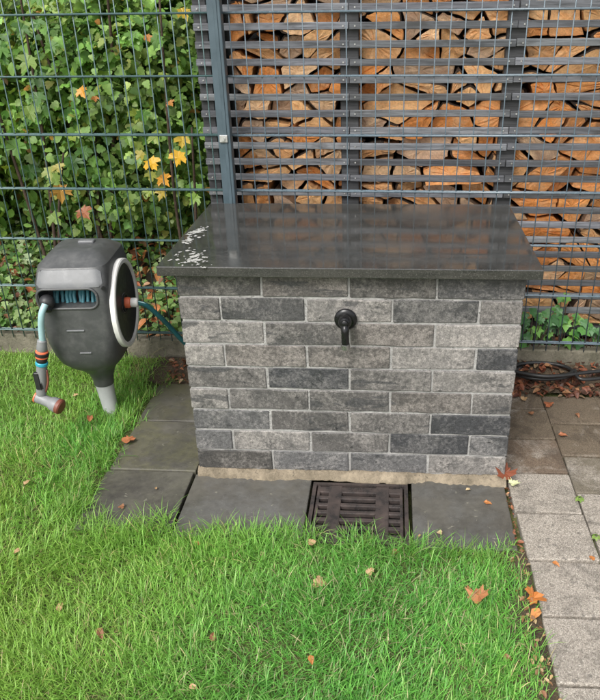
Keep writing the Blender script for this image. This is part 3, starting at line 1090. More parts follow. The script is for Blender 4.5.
for k in range(len(ring)):
    a, b = ring[k], ring[(k + 1) % len(ring)]
    F.append((gi(0, *b), gi(0, *a), gi(1, *a), gi(1, *b)))
hood = mobj('hood_sky_sheen', V, F, MAT['hood'], reel, True)
hood.data.set_sharp_from_angle(angle=R(40))
# coil of hose seen in the mouth
bm = bmesh.new()
V, F = [], []
for k in range(11):
    xx = -0.07 + 0.0145 * k + 0.004 * (k % 3 == 0)
    pth = [Vector((MX + xx + random.uniform(-.002, .002), 0.0 - (0.112 + (k % 2) * 0.006) * math.cos(a), 0.44 + 0.132 * math.sin(a))) for a in np.linspace(-0.4, 1.3, 12)]
    v_, f_ = tube_geo(pth, 0.0063, 8)
    off = len(V)
    V += v_
    F += [tuple(i + off for i in f) for f in f_]
bm.free()
co = mobj('coiled_hose', V, F, MAT['hosem'], reel, True)
# side drum disc on +x
ax = axis_m((0.1225, 0.0, 0.437), (1, 0, 0))
lathe('side_disc', [(0.150, -0.004), (0.150, 0.006), (0.132, 0.008), (0.128, 0.006), (0.045, 0.004), (0.036, 0.003)], MAT['dark'], reel, 56, ax)
lathe('white_ring', [(0.140, 0.003), (0.140, 0.012), (0.143, 0.0145), (0.154, 0.0145), (0.158, 0.011), (0.158, -0.004)], MAT['white'], reel, 64, ax)
lathe('hub_recess', [(0.034, 0.0), (0.034, 0.009), (0.029, 0.009), (0.027, 0.0045), (0.01, 0.0045)], MAT['dark'], reel, 28, ax)
lathe('hub_coupling', [(0.019, 0.004), (0.020, 0.016), (0.018, 0.024), (0.015, 0.026)], MAT['orange'], reel, 20, ax)
lathe('hose_connector', [(0.013, 0.024), (0.0165, 0.027), (0.017, 0.046), (0.0145, 0.050), (0.011, 0.052)], MAT['white'], reel, 20, ax)
# stake
tube('stake', [(0.012, 0.004, -0.06), (0.004, 0.0, 0.05), (0.0, 0.0, 0.118)], [0.026, 0.030, 0.034], MAT['stake'], reel, 24, 8)
# top handle nub, slots, screw
bm = box_bm((0.02, 0.03, 0.655), (0.055, 0.030, 0.012), 0.005, 3)
bm_obj('carry_handle', bm, MAT['hood'], reel, True)
for (x, z, w_, y) in ((-0.005, 0.405, 0.075, -0.1665), (0.012, 0.318, 0.050, -0.1600)):
    bm = box_bm((x, y, z), (w_ * 0.8, 0.006, 0.006), 0.002, 2)
    bm_obj('front_slot_highlight', bm, MAT['hood'], reel)  # lighter grey bar painted as the highlight of the indented slot
bm = bmesh.new()
bm_cyl(bm, (0.106, -0.150, 0.553), (0.111, -0.163, 0.553), 0.006, n=12)
bm_obj('screw', bm, MAT['dark'], reel)
# hose guide ball at the mouth
bm = bmesh.new()
bmesh.ops.create_icosphere(bm, subdivisions=3, radius=0.026, matrix=Matrix.Translation((-0.079, -0.170, 0.512)))
gb = bm_obj('guide_ball', bm, MAT['dark'], reel, True)
lathe('guide_collar', [(0.012, 0.016), (0.017, 0.018), (0.017, 0.031), (0.011, 0.033)], MAT['dark'], reel, 18, axis_m((-0.079, -0.170, 0.512), (0.0, -0.55, -0.6)))
# hose end + nozzle: hangs from the mouth, a thing of its own
HX, HY = RX - 0.079 + 0.018, RY - 0.205
noz = empty('spray_nozzle', (HX - 0.012, HY, 0.12))
tag(noz, 'grey and orange hose nozzle hanging from the hose reel mouth', 'hose nozzle')
def ntube(name, pts, r, mat, **k):
    return tube(name, [Vector(p) for p in pts], r, mat, noz, **k)
ntube('hose_end', [(0.018, -0.002, 0.388), (0.008, -0.018, 0.362), (-0.004, -0.018, 0.317), (-0.014, -0.0125, 0.258)], 0.0105, MAT['hosel'], n=14)
LZ = [0.0]
nd = Vector((-0.22, 0.0, -1)).normalized()
p0 = Vector((-0.0145, -0.0125, 0.265))
SC = 1.16
def seg(name, s0, s1, prof, mat):
    s0, s1 = s0 * SC, s1 * SC
    m4 = axis_m(p0 + nd * s0, nd)
    L = s1 - s0
    return lathe(name, [(r, t_ * L) for r, t_ in prof], mat, noz, 22, m4)
seg('lock_nut', 0.0, 0.036, [(0.011, 0), (0.015, .1), (0.0165, .5), (0.018, .9), (0.016, 1)], MAT['grey'])
seg('orange_grip', 0.036, 0.060, [(0.017, 0), (0.0205, .08), (0.0215, .5), (0.0205, .92), (0.017, 1)], MAT['orange'])
seg('black_band', 0.041, 0.053, [(0.0208, 0), (0.0226, .1), (0.0226, .9), (0.0208, 1)], MAT['dark'])
seg('dark_collar', 0.060, 0.073, [(0.017, 0), (0.0185, .3), (0.0185, .7), (0.017, 1)], MAT['dark'])
seg('teal_ring', 0.073, 0.085, [(0.018, 0), (0.0205, .2), (0.0205, .8), (0.018, 1)], MAT['teal'])
seg('handle', 0.085, 0.190, [(0.017, 0), (0.0175, .2), (0.0165, .6), (0.018, .9), (0.015, 1)], MAT['grey'])
m4 = axis_m(p0 + nd * 0.137, nd)
bm = bmesh.new()
bm_box(bm, (0, 0, 0), (0.024, 0.016, 0.070))
bmesh.ops.bevel(bm, geom=bm.edges[:], offset=0.005, segments=3, affect='EDGES')
bmesh.ops.transform(bm, matrix=Matrix.Translation(p0 + nd * 0.155 + Vector((-0.006, -0.0125, 0))), verts=bm.verts)
bm_obj('grip_pad', bm, MAT['dark'], noz)
hd = Vector((0.93, -0.20, -0.30)).normalized()
hp = p0 + nd * 0.228 + Vector((-0.012, 0, 0))
lathe('spray_head', [(0.010, -0.012), (0.019, -0.006), (0.0205, 0.004), (0.019, 0.022), (0.019, 0.046), (0.024, 0.055), (0.027, 0.074), (0.026, 0.078)], MAT['grey'], noz, 26, axis_m(hp, hd))
lathe('spray_face', [(0.0255, 0.077), (0.0272, 0.079), (0.0272, 0.090), (0.023, 0.094), (0.012, 0.095)], MAT['rust'], noz, 26, axis_m(hp, hd))
lathe('selector_ring', [(0.019, -0.008), (0.0212, -0.007), (0.0212, -0.0025), (0.019, -0.001)], MAT['orange'], noz, 22, axis_m(hp, hd))
tube('trigger', [p0 + nd * 0.10 * SC + Vector((0.018, 0, 0)), p0 + nd * 0.14 * SC + Vector((0.024, -0.002, 0)), p0 + nd * 0.175 * SC + Vector((0.017, -0.003, 0))], 0.004, MAT['rust'], noz, 8, 6)
# feed hose to the box
hub = Matrix.Rotation(R(5), 4, 'Z') @ Vector((0.168, 0, 0.427 + 0.0)) + Vector((RX, RY, 0))
HP = [hub, Vector((-0.748, 0.415, 0.408)), Vector((-0.717, 0.45, 0.35)), Vector((-0.695, 0.49, 0.288)), Vector((-0.668, 0.53, 0.216)), Vector((-0.62, 0.61, 0.10)), Vector((-0.53, 0.665, 0.035)), Vector((-0.40, 0.672, 0.02))]
fh = tube('feed_hose', HP, 0.0092, MAT['hose'], None, 14)
tag(fh, 'dark teal hose arching from the reel hub down behind the box', 'hose')
fs = tube('hose_stripe', [p + Vector((0.002, -0.0035, 0.0062)) for p in HP[:6]], 0.0030, MAT['hosel'], fh, 6)

# ------------------------------------------------------------------ leaf templates and clouds
def outline_leaf(pts, fold=0.18, droop=0.15):
    """pts: outline (x, y) right half from base to tip (y up); mirrored. fan from midrib"""
    right = pts
    left = [(-x, y) for x, y in pts[1:-1]][::-1]
    ol = right + left
    V = [(0, 0.42, 0)] + [(x, y, 0) for x, y in ol]
    V = [(x, y, fold * abs(x) - droop * (y - 0.4) ** 2) for x, y, _ in V]
    n = len(ol)
    F = [(0, 1 + k, 1 + (k + 1) % n) for k in range(n)]
    return np.array(V, float), np.array(F, int)
MAPLE = outline_leaf([(0, 0), (0.10, 0.06), (0.36, 0.02), (0.30, 0.17), (0.56, 0.34), (0.50, 0.42), (0.56, 0.58), (0.34, 0.52), (0.20, 0.46), (0.24, 0.72), (0.12, 0.74), (0, 1.0)])
LOBED = outline_leaf([(0, 0.05), (0.20, 0.0), (0.42, 0.12), (0.46, 0.34), (0.33, 0.42), (0.40, 0.62), (0.24, 0.66), (0.18, 0.84), (0, 0.95)])
IVY = outline_leaf([(0, 0.08), (0.18, 0.0), (0.40, 0.16), (0.30, 0.34), (0.42, 0.56), (0.20, 0.62), (0, 1.0)])
OVATE = outline_leaf([(0, 0), (0.18, 0.18), (0.26, 0.45), (0.17, 0.75), (0, 1.0)])
DRYL = outline_leaf([(0, 0), (0.14, 0.10), (0.27, 0.32), (0.24, 0.55), (0.16, 0.80), (0, 1.0)], 0.35, 0.5)

def leaf_cloud(name, tpl, P, N, S, C, mat, parent=None, spin=None):
    """one mesh of many leaves. P (n,3) N (n,3) S (n,) C (n,3)"""
    TV, TF = tpl
    n, k = len(P), len(TV)
    N = N / np.linalg.norm(N, axis=1, keepdims=True)
    # leaf tips hang down: y axis of the leaf is the down direction within the leaf plane, plus spin
    ref = np.tile(np.array([[0, 0, -1.0]]), (n, 1)) + rng.normal(0, 0.6, (n, 3))
    Y = ref - N * np.sum(ref * N, 1, keepdims=True)
    Y /= np.linalg.norm(Y, axis=1, keepdims=True) + 1e-9
    X = np.cross(Y, N)
    T = TV[None, :, :] - np.array([0, 0.4, 0])
    T = T * S[:, None, None]
    W = P[:, None, :] + T[..., 0:1] * X[:, None, :] + T[..., 1:2] * Y[:, None, :] + T[..., 2:3] * N[:, None, :]
    V = W.reshape(-1, 3)
    F = (TF[None] + (np.arange(n) * k)[:, None, None]).reshape(-1, 3)
    me = bpy.data.meshes.new(name)
    me.vertices.add(len(V))
    me.vertices.foreach_set('co', V.ravel())
    me.loops.add(F.size)
    me.loops.foreach_set('vertex_index', F.ravel())
    me.polygons.add(len(F))
    me.polygons.foreach_set('loop_start', np.arange(len(F)) * 3)
    me.polygons.foreach_set('loop_total', np.full(len(F), 3))
    me.update(calc_edges=True)
    at = me.color_attributes.new('Col', 'FLOAT_COLOR', 'POINT')
    cc = np.ones((n, k, 4))
    cc[..., :3] = C[:, None, :]
    at.data.foreach_set('color', cc.ravel())
    me.materials.append(mat)
    o = link(bpy.data.objects.new(name, me), parent)
    return o

def colmix(n, cols, w, jit=0.2):
    cols = np.array(cols, float)
    idx = rng.choice(len(cols), n, p=np.array(w) / sum(w))
    return cols[idx] * rng.uniform(1 - jit, 1 + jit, (n, 1)) * rng.uniform(0.94, 1.06, (n, 3))

def clumped(center, radii, nclump, per, spread, shell_bias=0.6):
    """points in leaf clumps spread through an ellipsoid; returns points and outward normals"""
    c = np.array(center); r = np.array(radii)
    d = rng.normal(0, 1, (nclump, 3)); d /= np.linalg.norm(d, axis=1, keepdims=True)
    rad = rng.uniform(shell_bias ** 3, 1, (nclump, 1)) ** (1 / 3) * rng.uniform(0.85, 1.12, (nclump, 1))
    cc = c + d * rad * r
    m = nclump * per
    P = np.repeat(cc, per, 0) + rng.normal(0, 1, (m, 3)) * spread
    N = np.repeat(d, per, 0) * 0.7 + np.array([0, -0.35, 0.75]) + rng.normal(0, 0.5, (m, 3))
    return P, N

def shrub(name, label, base, center, radii, nclump, per, tpl, size, cols, w, stems=5, spread=0.04, cat='shrub', group=None, sbias=0.45):
    t = empty(name, base)
    tag(t, label, cat, group)
    b = Vector(base)
    P, N = clumped(Vector(center) - b, radii, nclump, per, spread, sbias)
    P[:, 2] = np.maximum(P[:, 2], 0.04)
    n = len(P)
    S = rng.uniform(size[0], size[1], n)
    cf = np.repeat(rng.uniform(0.80, 1.45, (nclump, 1)) * np.array([[1, 1, 1]]) * rng.uniform(0.9, 1.12, (nclump, 3)), per, 0)
    N = N + rng.normal(0, 0.45, N.shape)
    fo = leaf_cloud('crown', tpl, P, N, S, colmix(n, cols, w) * cf, MAT['leaf'], t)
    fo['kind'] = 'stuff'
    for k in range(stems):
        a = rng.uniform(0, 6.28)
        e = (Vector(center) - b) + Vector((math.cos(a) * radii[0] * .6, math.sin(a) * radii[1] * .6, radii[2] * rng.uniform(.2, .8)))
        s = Vector((rng.uniform(-.06, .06), rng.uniform(-.06, .06), -0.05))
        mid = s.lerp(e, 0.5) + Vector((rng.uniform(-.06, .06), rng.uniform(-.06, .06), 0.1))
        tube('stem', [s, mid, e], [0.006, 0.005, 0.003], MAT['stem'], t, 7, 6)
    return t

G1 = [(0.14, 0.25, 0.055), (0.20, 0.34, 0.08), (0.29, 0.44, 0.13), (0.085, 0.17, 0.045), (0.32, 0.36, 0.08), (0.45, 0.25, 0.06)]
W1 = [5, 6, 4.5, 3, 1.0, 0.2]
G2 = [(0.09, 0.18, 0.035), (0.16, 0.28, 0.05), (0.25, 0.38, 0.08), (0.28, 0.35, 0.07), (0.24, 0.15, 0.05)]
W2 = [5, 5, 3, 0.8, 0.3]
shrub('lobed_leaf_shrub', 'bushy shrub with small lobed mid green leaves close behind the fence', (-1.25, 1.75, 0.1), (-1.12, 1.62, 0.95), (0.55, 0.42, 0.66), 540, 32, LOBED, (0.016, 0.052), G1, W1, 4, 0.045)
shrub('broadleaf_shrub', 'dark green broad leaved shrub behind the fence beyond the hose reel', (-2.0, 1.75, 0.1), (-1.98, 1.65, 0.95), (0.55, 0.42, 0.68), 380, 30, OVATE, (0.022, 0.068), G2, W2, 4, 0.05)
shrub('tall_shrub', 'shrub with pale green and yellowing leaves beside the slatted screen', (-0.88, 2.05, 0.1), (-0.85, 1.95, 1.2), (0.34, 0.38, 0.75), 260, 28, LOBED, (0.018, 0.056), [(0.13, 0.25, 0.05), (0.22, 0.34, 0.07), (0.09, 0.18, 0.05), (0.45, 0.32, 0.05)], [5, 4, 4, 0.6], 5, 0.055)
G3 = [(0.06, 0.13, 0.03), (0.10, 0.19, 0.04), (0.17, 0.28, 0.06), (0.28, 0.31, 0.07)]
for k, (bx, by) in enumerate(((-3.2, 3.1), (-2.1, 3.2), (-1.1, 3.3), (-3.6, 1.9))):
    labs = ['dense dark hedge tree standing behind the broad leaved shrub', 'dense dark hedge tree standing behind the lobed leaf shrub', 'dense dark hedge tree standing behind the pale green shrub', 'dark hedge tree at the far end of the mesh fence']
    shrub('hedge_tree', labs[k], (bx, by, 0.15), (bx, by, 1.35), (0.72, 0.5, 1.25), 230, 22, OVATE, (0.07, 0.13), G3, [5, 5, 3, 0.6], 4, 0.08, 'tree', 'dark trees at the back of the garden')

# maple saplings: leaf by leaf
TV, TF = MAPLE
maple_me = []
for k in range(4):
    tv = TV.copy()
    tv[:, 1] -= 0.0
    tv[:, 2] += rng.normal(0, 0.02, len(tv))
    tv[:, :2] *= rng.uniform(0.93, 1.07, (len(tv), 2))
    maple_me.append(mesh_from('maple_leaf', tv, TF, MAT['leafo']))
def leaf_obj(parent, p, nrm, size, col, down=(0, 0, -1), mes=maple_me, name='leaf'):
    nrm = Vector(nrm).normalized()
    y = Vector(down) - nrm * Vector(down).dot(nrm)
    y.normalize()
    x = y.cross(nrm)
    m = Matrix((x * size, y * size, nrm * size)).transposed().to_4x4()
    m.translation = Vector(p) - y * size * 0.4
    o = bpy.data.objects.new(name, random.choice(mes))
    COL.objects.link(o)
    if parent:
        o.parent = parent
        m = Matrix.Translation(parent.location).inverted() @ m
    o.matrix_local = m
    o.color = (*col, 1)
    return o
def maple(label, base, pts, stems):
    t = empty('maple_sapling', base)
    tag(t, label, 'sapling', 'maple saplings behind the fence')
    for s in stems:
        tube('stem', [Vector(q) - Vector(base) for q in s], [0.009, 0.007, 0.004], MAT['stem'], t, 7, 6)
    for (p, sz, c) in pts:
        nn = Vector((random.uniform(-.5, .5) + 0.15, -1 + random.uniform(-.2, .3), random.uniform(0.1, 1.0)))
        leaf_obj(t, p, nn, sz * 0.62, c, (random.uniform(-.8, .8), 0, -1))
    return t
YEL = [(0.72, 0.42, 0.03), (0.70, 0.33, 0.03), (0.60, 0.42, 0.06)]
ORG = (0.52, 0.22, 0.06)
pts = [((-0.87, 1.06, .775), .115, YEL[0]), ((-0.763, 1.08, .795), .12, YEL[0]), ((-0.836, 1.08, .705), .10, YEL[1]), ((-0.745, 1.1, .86), .10, YEL[2]), ((-0.835, 1.1, 1.247), .055, ORG), ((-0.69, 1.12, 1.33), .09, YEL[2]),
       ((-0.93, 1.1, .80), .09, (0.35, 0.30, 0.05)), ((-0.90, 1.12, .71), .09, (0.30, 0.32, 0.06)), ((-.86, 1.1, .64), .09, (.42, .32, .05)), ((-.72, 1.1, .62), .10, (.20, .33, .05)), ((-.79, 1.15, 1.0), .06, (.45, .2, .05))]
for k in range(22):
    pts.append(((random.uniform(-1.0, -.66), random.uniform(1.12, 1.35), random.uniform(.55, 1.45)), random.uniform(.07, .115), random.choice([(.10, .22, .04), (.17, .30, .06), (.13, .27, .05), (.26, .34, .06)])))
maple('maple sapling with bright yellow autumn leaves beside the slatted screen', (-0.82, 1.25, 0.06), pts, [[(-.82, 1.25, .0), (-.84, 1.22, .6), (-.80, 1.2, 1.4)], [(-.82, 1.25, .05), (-.75, 1.2, .5), (-.72, 1.18, .9)]])
pts = [((-1.266, 1.02, .665), .135, (0.55, 0.30, 0.07)), ((-1.18, 1.02, .58), .11, (0.34, 0.12, 0.05)), ((-1.31, 1.05, .74), .11, (.28, .33, .09)), ((-1.27, 1.05, .76), .09, (.40, .36, .10)), ((-1.134, 1.1, 1.051), .085, (0.72, 0.34, 0.05)), ((-1.10, 1.14, 1.02), .05, (0.5, 0.2, 0.05))]
for k in range(40):
    pts.append(((random.uniform(-1.75, -1.2), random.uniform(1.02, 1.35), random.uniform(.52, 1.42)), random.uniform(.085, .15), random.choice([(.07, .17, .035), (.10, .22, .04), (.14, .28, .06), (.09, .19, .05), (.20, .30, .07)])))
maple('green maple sapling with one large orange leaf behind the fence', (-1.5, 1.3, 0.06), pts, [[(-1.5, 1.3, .0), (-1.55, 1.25, .7), (-1.62, 1.2, 1.5)], [(-1.5, 1.3, .05), (-1.4, 1.25, .5), (-1.28, 1.15, .8)], [(-1.5, 1.3, .05), (-1.42, 1.28, .8), (-1.38, 1.25, 1.5)]])
# reddish branches
t = empty('bare_branches', (-1.35, 1.45, 0.1))
tag(t, 'reddish brown bare branches rising among the green leaves', 'branches')
for s in ([(-1.28, 1.45, .1), (-1.33, 1.4, .8), (-1.42, 1.35, 1.5)], [(-1.35, 1.45, .1), (-1.22, 1.38, .9), (-1.28, 1.3, 1.5)], [(-1.3, 1.45, .1), (-1.1, 1.36, 1.0), (-1.02, 1.25, 1.45)]):
    tube('stem', [Vector(q) - t.location for q in s], [0.009, 0.008, 0.005], MAT['stem'], t, 8, 8)

# ivy ground cover
def ivy_pts(n, x0, x1, y0, y1, h):
    x = rng.uniform(x0, x1, n); y = y0 + (y1 - y0) * rng.uniform(0, 1, n) ** 1.15
    f = 0.5 + 0.5 * np.sin(6.1 * x + 2.0 * np.sin(3 * y)) * np.sin(5.3 * y + 1.3)
    z = np.array([bed_z(a, b) for a, b in zip(x, y)]) + 0.015 + rng.uniform(0, 1, n) * h * (0.3 + 0.7 * f) * (1 + 1.2 * np.clip(y - 1.2, 0, 1))
    return np.stack([x, y, z], 1), f
P, f = ivy_pts(19000, -3.3, -0.46, 0.83, 2.7, 0.17)
keep = (rng.uniform(0, 1, len(P)) < 0.25 + 0.9 * f) & ~((P[:, 0] > -0.66) & (P[:, 1] > 0.84))
P = P[keep]
n = len(P)
N = np.array([0.1, -0.45, 1.0]) + rng.normal(0, 0.42, (n, 3))
C = colmix(n, [(0.11, 0.22, 0.05), (0.18, 0.31, 0.08), (0.30, 0.43, 0.16), (0.07, 0.15, 0.045), (0.36, 0.45, 0.25)], [4, 5, 5, 2.5, 2.2])
o = leaf_cloud('ivy_ground_cover', IVY, P, N, rng.uniform(0.020, 0.044, n), C, MAT['leaf'])
tag(o, 'pale green ivy covering the ground behind the mesh fence', 'ivy', kind='stuff')

# ivy at the foot of the screen, leaf by leaf
ivy_me = []
for k in range(3):
    tv = IVY[0].copy(); tv[:, 2] += rng.normal(0, 0.02, len(tv)); tv[:, :2] *= rng.uniform(0.93, 1.08, (len(tv), 2))
    ivy_me.append(mesh_from('ivy_leaf', tv, IVY[1], MAT['leafo']))
def ivyplant(label, base, spots):
    t = empty('ivy_plant', base)
    tag(t, label, 'ivy', 'ivy plants at the foot of the slatted screen')
    for (dx, dy, dz, s) in spots:
        p = Vector(base) + Vector((dx, dy, dz))
        nn = (random.uniform(-.5, .5), -1, random.uniform(.4, 1.3))
        leaf_obj(t, p, nn, s, random.choice([(.06, .18, .045), (.10, .26, .06), (.05, .14, .045), (.16, .34, .07), (.08, .2, .07)]), (random.uniform(-.7, .7), 0, -1), ivy_me)
        tube('stem', [Vector((dx * .3, dy * .5 + .005, 0.0)), Vector((dx * .7, dy, dz * .7)), Vector((dx, dy + .003, dz))], 0.0018, MAT['stem'], t, 5, 4)
def ispots(n, w, h0, h1):
    return [(random.uniform(-w, w), random.uniform(-.03, .02), random.uniform(h0, h1), random.uniform(.035, .062)) for _ in range(n)]
ivyplant('lush ivy clump touching the right corner of the brick box', (0.70, 0.80, 0.05), ispots(38, .11, .02, .20))
ivyplant('sparse ivy sprig between the lush clump and the next ivy plant', (0.835, 0.80, 0.05), ispots(15, .06, .03, .18) + [(-.01, -.01, .26, .05), (-.03, 0, .25, .04)])
ivyplant('low ivy clump at the foot of the screen away from the box', (0.955, 0.80, 0.05), ispots(22, .09, .02, .16))
ivyplant('ivy clump further along the screen past the path', (1.25, 0.80, 0.05), ispots(24, .12, .02, .17))

# leaf litter (uncountable)
def litter(name, n, x0, x1, y0, y1, zf, label, size=(0.025, 0.055), cols=None):
    x = rng.uniform(x0, x1, n); y = rng.uniform(y0, y1, n)
    z = np.array([zf(a, b) for a, b in zip(x, y)]) + rng.uniform(0.004, 0.022, n)
    N = np.array([0, -0.1, 1.0]) + rng.normal(0, 0.38, (n, 3))
    C = colmix(n, cols or [(0.16, 0.06, 0.03), (0.28, 0.11, 0.05), (0.10, 0.045, 0.025), (0.38, 0.19, 0.09), (0.22, 0.14, 0.08)], [4, 4, 3, 1.3, 2], 0.3)
    o = leaf_cloud(name, DRYL, np.stack([x, y, z], 1), N, rng.uniform(*size, n), C, MAT['dry'])
    tag(o, label, 'leaf litter', kind='stuff')
litter('leaf_litter', 850, 0.53, 1.7, 0.555, 0.755, lambda x, y: float(ground_z(x, y)) + 0.020, 'brown fallen leaves heaped between the kerb and the pavers', (0.014, 0.042), [(0.11, 0.04, 0.022), (0.20, 0.07, 0.035), (0.07, 0.032, 0.02), (0.30, 0.14, 0.07), (0.17, 0.11, 0.065)])
litter('leaf_litter', 420, -2.8, 1.7, 0.82, 0.85, lambda x, y: bed_z(x, y) + 0.045, 'line of brown leaves caught behind the kerb under the fence')
litter('leaf_litter', 1500, -2.6, -0.62, 0.86, 2.4, lambda x, y: bed_z(x, y) + 0.03 + random.uniform(0, .07), 'orange brown leaves lying among the ivy', (0.03, 0.065), [(0.30, 0.10, 0.04), (0.42, 0.17, 0.06), (0.15, 0.06, 0.03)] + [(0.34, 0.2, 0.1), (0.2, 0.1, 0.05)])
litter('leaf_litter', 130, -0.80, -0.51, 0.61, 0.75, lambda x, y: float(ground_z(x, y)) + 0.012, 'brown leaf bits on bare soil behind the last dark slab', (0.012, 0.03))
litter('leaf_litter', 110, 0.475, 0.522, -1.0, -0.34, lambda x, y: -0.026, 'dry leaf bits in the soil gap along the pavers', (0.008, 0.02), [(0.35, 0.22, 0.11), (0.25, 0.13, 0.06), (0.45, 0.33, 0.18), (0.15, 0.08, 0.04), (0.3, 0.2, 0.1)])
litter('leaf_litter', 34, 0.499, 0.516, -0.34, 0.0, lambda x, y: -0.034, 'brown bits in the joint beside the dark slab', (0.008, 0.02))

# black hose coil
hz = 0.022
pts = []
for k in range(23):
    a = 2 * math.pi * k / 14 + 2.4
    rr = 0.105 + 0.004 * (k // 7)
    pts.append((0.745 + rr * 1.05 * math.cos(a), 0.676 + rr * 0.60 * math.sin(a), hz + 0.008 + 0.0011 * k))
pts = [(0.525, 0.60, 0.018), (0.57, 0.62, 0.02)] + pts + [(0.88, 0.60, 0.045), (1.05, 0.65, 0.035), (1.3, 0.68, 0.03)]
o = tube('garden_hose', pts, 0.0072, MAT['pipe'], None, 10, 6)
tag(o, 'loose coil of thin black hose on the leaf litter by the kerb', 'hose')
o = tube('garden_hose', [(0.525, 0.70, 0.03), (0.62, 0.645, 0.05), (0.75, 0.60, 0.055), (0.95, 0.66, 0.05), (1.2, 0.72, 0.045), (1.5, 0.73, 0.04)], 0.0075, MAT['pipe'], None, 10, 8)
tag(o, 'straight run of black hose crossing over the loose coil', 'hose')

# ------------------------------------------------------------------ lawn
def lawn():
    n0 = 290000
    x = rng.uniform(-2.3, 0.515, n0)
    y = rng.uniform(-1.45, 0.765, n0)
    w1 = 0.018 * np.sin(31 * x) + 0.012 * np.sin(67 * x + 1)
    w2 = 0.018 * np.sin(27 * y) + 0.014 * np.sin(59 * y + 2)
    w1 = w1 * 1.5 + rng.normal(0, 0.014, n0)
    w2 = w2 * 1.5 + rng.normal(0, 0.016, n0)
    inside_front = (x > -0.80 + 0) & (y > -0.292 - 0.035 * np.clip((x + 0.1) / 0.5, 0, 1) + w1 * 0.6)            # the paved strip in front of the box and everything behind
    corner = (x > -0.835 + 0.8 * w2) & (y > -0.265 + w1)
    paved = (inside_front & (x > -0.52)) | corner
    # sparse at the right edge along the pavers and on the soil patch
    pr = np.ones(n0)
    pr = np.where((x > 0.43) & (y < -0.33), np.clip((0.525 + 0.02 * np.sin(23 * y) - x) / 0.09, 0, 1) * 0.8, pr)
    pr = np.where((y > 0.62) & (x > -0.95), 0.25, pr)
    d = 0.5 + 0.5 * np.sin(9 * x + 3 * np.sin(7 * y)) * np.sin(8 * y + 2 * np.sin(6 * x))
    pr = pr * (0.62 + 0.45 * d)
    keep = (~paved) & (rng.uniform(0, 1, n0) < pr)
    x, y, d = x[keep], y[keep], d[keep]
    n = len(x)
    z = ground_z(x, y) + 0.002
    L = rng.gamma(8, 0.0055, n) * (0.68 + 0.45 * d)
    L = np.clip(L, 0.025, 0.14)
    edge = (np.abs(x + 0.84) < 0.07) & (y > -0.3)
    L = np.where(edge, L * 1.3, L)
    L = np.where((y > -0.42) & (y < -0.26) & (x > -0.8) & (x < 0.25), L * 1.2, L)
    L = np.where(y > 0.25, L * 0.85, L)
    # direction field: clumps lean together
    th = 2.2 * np.sin(2.1 * x + 1.3 * y) + 1.8 * np.sin(5 * y - 3 * x) + rng.normal(0, 1.6, n)
    lean0 = rng.uniform(0.05, 0.75, n)
    bend = rng.gamma(2.4, 0.42, n)
    w = rng.uniform(0.0006, 0.0015, n)
    dx, dy = np.cos(th), np.sin(th)
    px, py = -dy, dx
    ts = [0, 0.36, 0.72, 1.0]
    V = np.zeros((n, 7, 3))
    cxp, czp = np.zeros(n), np.zeros(n)
    ang = lean0.copy()
    ci = 0
    prev = 0
    for i, t_ in enumerate(ts):
        if i:
            seg_ = (t_ - prev) * L
            ang = lean0 + bend * t_ ** 1.3
            ang = np.clip(ang, 0, 2.0)
            cxp = cxp + np.sin(ang) * seg_
            czp = czp + np.cos(ang) * seg_
        prev = t_
        wid = w * (1 - 0.35 * t_) if i < 3 else w * 0
        czc = np.maximum(czp, 0.0 if i == 0 else 0.004)
        if i < 3:
            V[:, ci, 0] = x + dx * cxp + px * wid; V[:, ci, 1] = y + dy * cxp + py * wid; V[:, ci, 2] = z + czc
            V[:, ci + 1, 0] = x + dx * cxp - px * wid; V[:, ci + 1, 1] = y + dy * cxp - py * wid; V[:, ci + 1, 2] = z + czc
            ci += 2
        else:
            V[:, 6, 0] = x + dx * cxp; V[:, 6, 1] = y + dy * cxp; V[:, 6, 2] = z + czc
    TF = np.array([(0, 1, 3), (0, 3, 2), (2, 3, 5), (2, 5, 4), (4, 5, 6)])
    F = (TF[None] + (np.arange(n) * 7)[:, None, None]).reshape(-1, 3)
    me = bpy.data.meshes.new('lawn_grass')
    me.vertices.add(n * 7)
    me.vertices.foreach_set('co', V.ravel())
    me.loops.add(F.size)
    me.loops.foreach_set('vertex_index', F.ravel())
    me.polygons.add(len(F))
    me.polygons.foreach_set('loop_start', np.arange(len(F)) * 3)
    me.polygons.foreach_set('loop_total', np.full(len(F), 3))
    me.update(calc_edges=True)
    C = colmix(n, [(0.14, 0.37, 0.055), (0.19, 0.45, 0.075), (0.10, 0.28, 0.05), (0.29, 0.49, 0.12), (0.55, 0.48, 0.24)], [5, 5, 3, 2.6, 0.4], 0.22)
    yel = np.clip(0.35 + 0.5 * np.sin(2.3 * x + 1.0) * np.sin(2.9 * y + 0.6) + 0.45 * (x < -1.05) + 0.3 * (y > 0.3), 0, 1)[:, None] * 0.45
    C = C * (1 - yel) + np.array([0.44, 0.52, 0.10]) * yel
    st = (0.5 + 0.5 * np.sin(4.1 * x + 2.2 * np.sin(3.3 * y)) * np.sin(4.7 * y + 1.1)) ** 3
    straw = rng.uniform(0, 1, n) < 0.015 + 0.10 * st
    C[straw] = np.array([0.46, 0.40, 0.20]) * rng.uniform(0.6, 1.1, (int(straw.sum()), 1))
    bl = np.clip(np.sin(3.1 * x - 1.4 * y + 0.6), 0, 1)[:, None] * 0.35
    C = C * (1 - bl) + C * np.array([0.72, 0.96, 1.35]) * bl
    cc = np.ones((n, 7, 4))
    cc[..., :3] = C[:, None, :]
    cc[:, 4:, :3] *= 1.12
    at = me.color_attributes.new('Col', 'FLOAT_COLOR', 'POINT')
    at.data.foreach_set('color', cc.ravel())
    me.materials.append(MAT['grass'])
